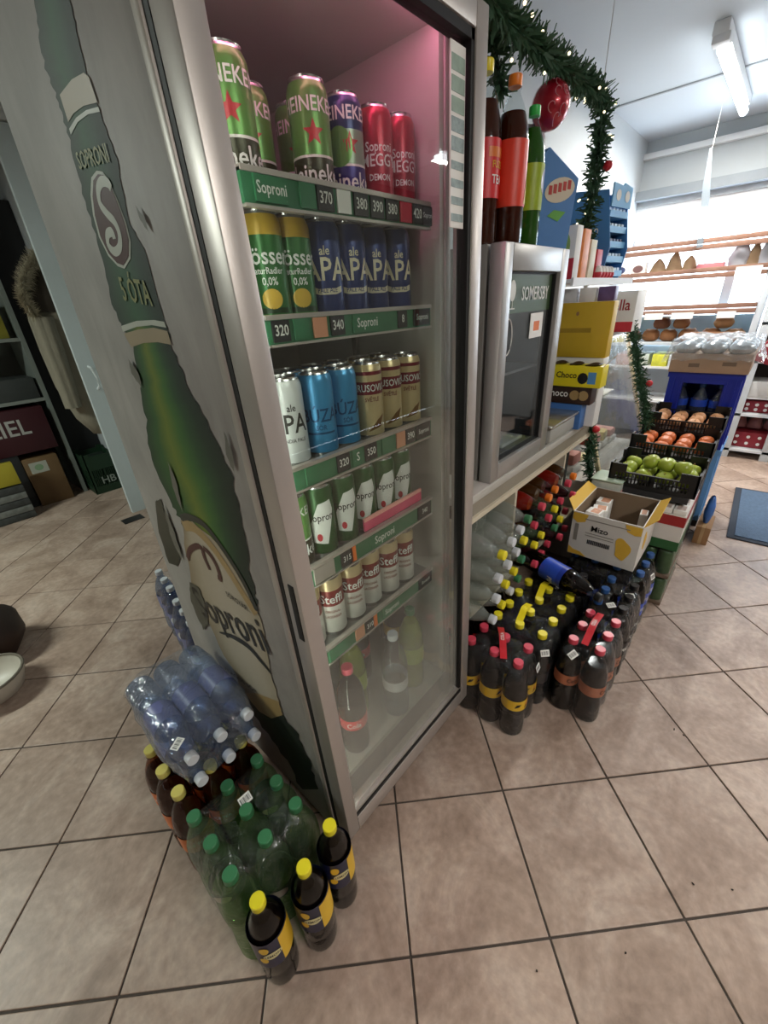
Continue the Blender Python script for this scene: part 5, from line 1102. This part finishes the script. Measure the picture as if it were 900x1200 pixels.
ss = thing('hanging_sign', 'narrow translucent plastic sign hanging before the window', 'sign', (4.1, .13, 1.62)); so = obj('strip', MB().prism([(-.02, 0), (.02, 0), (.026, .4), (.012, .62), (-.006, .60), (-.026, .3)], (0, 0, 0), (0, 1, 0), (0, 0, 1), (1, 0, 0), .004), clear('sign_plastic', 'e8eef2', .1, .15, .6, '8a939a', .5), ss, smooth=0); so.rotation_euler = (-.12, 0, 0)
obj('cord', MB().tube([(0, .07, .60), (0, .07, .878)], .0015, 5), PAPER, ss)
# door mat
mtt = thing('door_mat', 'dark blue grey ribbed door mat on the tiles', 'mat', (0, 0, 0))
mp_ = [onz_ for onz_ in (on(852, 630, z=0), on(862, 573, z=0))]
p0 = Vector((2.575, -.585)); e1 = (Vector((3.43, -.56)) - p0).normalized(); e2 = Vector((e1.y, -e1.x)); T = Matrix(((e1.x, e2.x, 0, p0.x), (e1.y, e2.y, 0, p0.y), (0, 0, 1, 0), (0, 0, 0, 1)))
obj('border', MB().box((0, 0, .0005), (.88, .62, .008), 0, T), pbr('mat_border', '2c3440', .8), mtt, bevel=.002)
obj('pile', MB().box((.035, .035, .008), (.845, .585, .013), 0, T), pbr('mat_pile', '51657c', .95, var=.3, scale=60, bump=.5, bscale=220), mtt)

# ================================================================== CHRISTMAS GARLANDS
NEED = pbr('garland_green', '33573c', .6, var=.6, scale=40)
def garland(label, pts, r, dens, lights=0, bows=(), cords=()):
    t = thing('garland', label, 'garland', tuple(pts[0]))
    o0 = Vector(pts[0]); P = smooth_path([Vector(p) - o0 for p in pts], 8)
    obj('wire', MB().tube(P, .004, 5), DARK, t)
    mb = MB(); tot = 0
    for a, b in zip(P, P[1:]):
        L = (b - a).length
        for _ in range(int(dens * L)):
            p = a.lerp(b, random.random()); d = Vector((random.gauss(0, 1), random.gauss(0, 1), random.gauss(0, 1))).normalized(); q = p + d * r * random.uniform(.6, 1.15); s = d.cross(Vector((random.random(), random.random(), random.random()))).normalized() * random.uniform(.003, .0065)
            mb.add([p + s, p - s, q - s * .4, q + s * .4], [(0, 1, 2, 3)])
    tag(obj('needles', mb, NEED, t, smooth=0), kind='stuff')
    for f_ in cords:
        p = P[int(f_ * (len(P) - 1))]; obj('hanging_cord', MB().tube([p, (p.x, p.y, CEIL - o0.z)], .0012, 5), SILVER, t)
    lm_ = None
    for k in range(lights):
        p = P[int((k + .5) / lights * (len(P) - 1))] + Vector((random.gauss(0, 1), random.gauss(0, 1), random.gauss(0, 1))).normalized() * r * .95
        if lm_ is None: o = obj('fairy_light', MB().sphere((0, 0, 0), .0042, 8), emit('fairy_glow', 'ffeec0', 1.6), t); lm_ = o
        else: o = link('fairy_light', lm_.data, t)
        o.location = p
    for f_ in bows:
        p = P[int(f_ * (len(P) - 1))]
        obj('red_berry', MB().sphere((p.x, p.y - r*.8, p.z), .017, 10), REDP, t)
gp = lambda u, v, y: tuple(on(u, v, y=y))
garland('thick green garland with fairy lights arching over the small cooler to the ceiling corner', [(.52, .24, 2.095), (.62, .21, 2.075), gp(560, -35, .16), gp(580, 5, .17), gp(612, 42, .18), gp(650, 72, .19), gp(690, 100, .20), gp(707, 122, .20), gp(703, 160, .2), gp(697, 210, .2), gp(688, 260, .2), gp(682, 300, .2)], .052, 1500, 44, (.15, .8), (.3, .62))
garland('green garland hanging behind the yellow-capped tea bottle', [gp(572, 20, .24), gp(582, 70, .24), gp(588, 110, .24)], .045, 1300, cords=(0,))
garland('green garland with red berries down the right edge of the deli case', [tuple(on(733, 365, x=2.44)), tuple(on(742, 395, x=2.42)), tuple(on(748, 430, x=2.36)), tuple(on(756, 480, x=2.28)), tuple(on(758, 505, x=2.24))], .05, 1500, 0, (.05, .6))
garland('green garland with red berries down the left edge of the deli case', [tuple(on(686, 492, x=1.74)), tuple(on(692, 515, x=1.74)), tuple(on(690, 540, x=1.74)), tuple(on(694, 566, x=1.74))], .045, 1500, 0, (.2,))
bc = on(645, 124, y=.22); bt = thing('christmas_bauble', 'large red christmas bauble with pale scroll pattern', 'bauble', tuple(bc))
BAU = pbr('bauble_red', 'b3182e', .25, .3, .1, coat=.5)
obj('ball', MB().sphere((0, 0, 0), .058, 18, 0, (1, 1, 1.08)), BAU, bt, smooth=60)
obj('cap', MB().lathe([(.010, .060), (.010, .072), (.003, .074)], 12), SILVER, bt); obj('loop', MB().tube([(0, 0, .072), (.004, 0, .10), (0, .01, .14)], .0012, 5), SILVER, bt)
sw = MB()
for (a0, z0) in ((-2.3, .02), (-1.8, .025), (-2.6, -.015), (-1.9, -.02), (-2.2, -.04), (-2.25, .045)):
    pts = []
    for i in range(16):
        t = i / 15 * 4.6; rr = .004 + .0028 * t; aa = a0 + rr * math.cos(t) / .055; zz = z0 + rr * math.sin(t)
        rad = math.sqrt(max(0, .0585**2 - (zz/1.08)**2)); pts.append((rad * math.cos(aa), rad * math.sin(aa), zz))
    sw.tube(pts, .0012, 5)
obj('scroll_pattern', sw, pbr('scroll_pink', 'd88a92', .4), bt)

# ================================================================== STOREROOM ON THE LEFT
rk = thing('storage_rack', 'grey storeroom shelf unit with worn side panel', 'rack', (0, 0, 0))
RG = pbr('rack_grey', '7f8781', .5, .2, .1)
obj('side_panel', MB().box((.37, 3.86, 0), (.40, 4.35, 2.25)), RG, rk); obj('side_panel', MB().box((-.75, 3.86, 0), (-.72, 4.35, 2.25)), RG, rk)
for z in (.82, 1.27, 1.83): obj('shelf_board', MB().box((-.72, 3.87, z), (.37, 4.35, z + .025)), pbr('shelf_steel', '8f958f', .4, .3), rk)
upper = thing('green_pack', 'wide green and white pack on the top storeroom shelf', 'pack', (-.35, 3.9, 1.856)); obj('pack', MB().box((0, 0, 0), (.70, .35, .32)), pbr('pack_green', '2f6a32', .45, var=.3, scale=8), upper, bevel=.01); obj('print', MB().box((.05, -.002, .10), (.69, -.0005, .20)), pbr('pack_pale', '8fa08c', .5, var=.3), upper)
carton('storage_carton', 'yellow and black pack on the middle storeroom shelf', (.12, 3.9, 1.296), (.2, .3, .24), pbr('pack_yellow', '8a8432', .5, var=.4, scale=12))
carton('storage_carton', 'grey pack beside the yellow pack on the middle storeroom shelf', (-.15, 3.9, 1.296), (.25, .3, .3), pbr('pack_grey', '5a5d5a', .5, var=.3, scale=12))
carton('storage_carton', 'dark grey carton with papers on the lower storeroom shelf', (-.2, 3.88, .846), (.55, .4, .16), pbr('pack_dark', '3b3f3e', .5, var=.3, scale=12))
mb_ = carton('storage_carton', 'dark red carton with white letters under the storeroom shelf', (-.32, 3.82, .45), (.64, .4, .34), pbr('carton_maroon', '3a1019', .5, var=.1))
f = MB(); text_flat(f, 'LIEL', .17, (.38, -.002, .20), (1, 0, 0), (0, 0, 1), 0, .9); obj('lettering', f, pbr('letter_pale', 'a8a8a4', .5), mb_, smooth=0)
carton('storage_carton', 'black carton below the dark red carton', (-.32, 3.83, .003), (.36, .4, .445), pbr('carton_black', '1e2022', .5))
bb_ = carton('storage_carton', 'brown cardboard carton with white label on the storeroom floor', (.045, 3.80, .0), (.235, .35, .40), pbr('carton_brown', '6b5234', .7)); obj('label', MB().box((.03, -.0015, .28), (.15, -.0003, .37), 0).prism(ell(.03, .026, 14), (.09, -.0022, .325), (1, 0, 0), (0, 0, 1), (0, 1, 0), .0006, 1), [pbr('label_dull', 'a9ab9f', .6), pbr('label_dull_green', '7d9a78', .6)], bb_, smooth=0)
for k in range(5): carton('paper_stack', ('lowest', 'second', 'middle', 'fourth', 'topmost')[k] + ' black and white printed pack in the storeroom stack', (-.33, 3.60, .002 + k * .055), (.30, .2, .05), pbr(f'pack_mono{k%2}', ('3a3d3c', '6d706c')[k % 2], .5, var=.7, scale=30), 'printed packs stacked in the storeroom', cat='pack')
carton('yellow_board', 'yellow board standing on the printed packs', (-.30, 3.62, .282), (.27, .06, .17), pbr('board_yellow', 'a79a2a', .5))
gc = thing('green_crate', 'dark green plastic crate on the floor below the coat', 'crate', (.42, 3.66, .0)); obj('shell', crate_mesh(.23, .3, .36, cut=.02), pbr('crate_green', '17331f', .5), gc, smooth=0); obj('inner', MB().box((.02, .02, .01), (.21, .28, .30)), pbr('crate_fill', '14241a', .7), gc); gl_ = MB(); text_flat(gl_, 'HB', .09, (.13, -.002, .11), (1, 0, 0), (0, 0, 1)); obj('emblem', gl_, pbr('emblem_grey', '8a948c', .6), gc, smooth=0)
# the coat: a draped body with sleeve and fur-edged hood
coat = thing('winter_coat', 'beige winter coat with fur-edged hood hanging beside the storeroom door', 'coat', (.53, 3.45, .0))
CO = pbr('coat_cloth', '8c8676', .9, var=.12, bump=.3, bscale=40)
def drape(sec, mtl, name, n=26):
    V = []; N = len(sec)
    for k, (cx, cy, z, a, b, ph) in enumerate(sec):
        for i in range(n):
            t = 2*PI*i/n; w_ = 1 + .10 * math.sin(5*t + ph) + .05 * math.sin(9*t + 2*ph); V.append((cx + a*w_*math.cos(t), cy + b*w_*math.sin(t), z))
    Fc = [(k*n+i, k*n+(i+1) % n, (k+1)*n+(i+1) % n, (k+1)*n+i) for k in range(N-1) for i in range(n)] + [tuple(range(n))[::-1], tuple(range((N-1)*n, N*n))]
    return obj(name, MB().add(V, Fc), mtl, coat, smooth=70)
drape([(.06, 0, .56, .06, .05, 0), (.05, 0, .70, .12, .08, .2), (.02, 0, .95, .14, .09, .4), (.0, 0, 1.2, .13, .09, .6), (-.01, 0, 1.4, .12, .09, .8), (-.01, 0, 1.55, .10, .08, 1)], CO, 'body')
drape([(-.09, -.09, .80, .05, .045, 0), (-.085, -.09, 1.0, .055, .05, .5), (-.08, -.09, 1.2, .06, .055, 1), (-.07, -.07, 1.42, .065, .06, 1.5)], CO, 'sleeve')
drape([(-.03, -.02, 1.45, .09, .08, 0), (-.02, -.02, 1.58, .12, .09, .4), (.0, .0, 1.70, .10, .08, .8), (.02, .0, 1.80, .05, .05, 1.2)], pbr('hood_lining', '3d352b', .9), 'hood')
fu = MB(); arc = smooth_path([Vector((-.11, -.10, 1.44)), Vector((-.13, -.11, 1.55)), Vector((-.08, -.11, 1.66)), Vector((.0, -.10, 1.76)), Vector((.08, -.08, 1.82))], 10)
for p_ in arc:
    for _ in range(60):
        d = Vector((random.gauss(0, 1), random.gauss(0, 1) - .4, random.gauss(0, 1))).normalized(); s = d.cross(Vector((.3, .5, .8))).normalized() * .004; q = p_ + d * random.uniform(.03, .075); fu.add([p_ + s, p_ - s, q], [(0, 1, 2)])
tag(obj('fur_edge', fu, pbr('fur_pale', 'b3aa92', .9, var=.4, scale=30), coat, smooth=0), kind='stuff')
obj('hook', MB().tube([(.02, .0, 1.78), (.03, .1, 1.86), (.05, .18, 1.86)], .006, 6), SILVER, coat)
pg = thing('coat_rail', 'dark rail panel behind the hanging coat', 'panel', (0, 0, 0)); obj('panel', MB().box((.42, 3.98, .02), (.655, 4.02, 2.2)), pbr('panel_black', '17181a', .7), pg)
fl_ = thing('floor_grate', 'small dark floor grate by the storeroom door', 'grate', (.36, 2.80, .0)); obj('plate', MB().box((0, 0, 0), (.14, .1, .004)), DARK, fl_)
# things cut by the left edge of the picture
br_ = thing('brown_sack', 'dark brown sack on the floor at the left edge', 'sack', (-.535, 1.86, 0)); V = []; n = 22; mrow = 10
for i in range(mrow+1):
    s = i/mrow
    for j in range(n):
        a = 2*PI*j/n; rr = math.sin(PI*(.16 + .80*s))**.55 * (1 + .12*noise.noise(Vector((math.cos(a)*1.7, math.sin(a)*1.7, s*3)))); V.append((.155*rr*math.cos(a), .16*rr*math.sin(a), .005 + .25*s))
obj('sack', MB().add(V, [(i*n+j, i*n+(j+1) % n, (i+1)*n+(j+1) % n, (i+1)*n+j) for i in range(mrow) for j in range(n)] + [tuple(range(n))[::-1], tuple(range(mrow*n, (mrow+1)*n))]), pbr('sack_brown', '2e1c12', .6, var=.6, scale=9), br_, smooth=60)
wb_ = thing('white_basin', 'pale rounded basin beside the brown sack at the left edge', 'basin', (-.575, 1.56, 0))
obj('bowl', MB().lathe([(.08, .0), (.11, .015), (.13, .07), (.135, .095), (.127, .095), (.12, .07), (.095, .02), (.02, .015)], 28), pbr('basin_white', 'b9b3a6', .45), wb_, smooth=60)
obj('rim', MB().tube([(.131 * math.cos(2*PI*i/28), .131 * math.sin(2*PI*i/28), .096) for i in range(29)], .006, 6), pbr('basin_rim', '6d665a', .5), wb_)

# crumbs of dirt on the tiles
for k, (u, v, L) in enumerate(((790, 855, .012), (801, 862, .008), (812, 1036, .008), (858, 1043, .006), (733, 1117, .006), (629, 1138, .005))):
    p = on(u, v, z=0); t = thing('dirt_crumb', 'dark dirt crumb on the tiles, ' + ('furthest from the camera', 'second furthest from the camera', 'large one on the right-hand tile', 'small one near the right edge', 'one near the front joint', 'nearest the camera')[k], 'dirt', (p.x, p.y, .0005), random.uniform(0, 3), 'crumbs on the floor')
    obj('crumb', MB().sphere((0, 0, .0015), .002, 6, 0, (L / .004, .9, .8)), pbr('dirt_dark', '2b251f', .9), t)
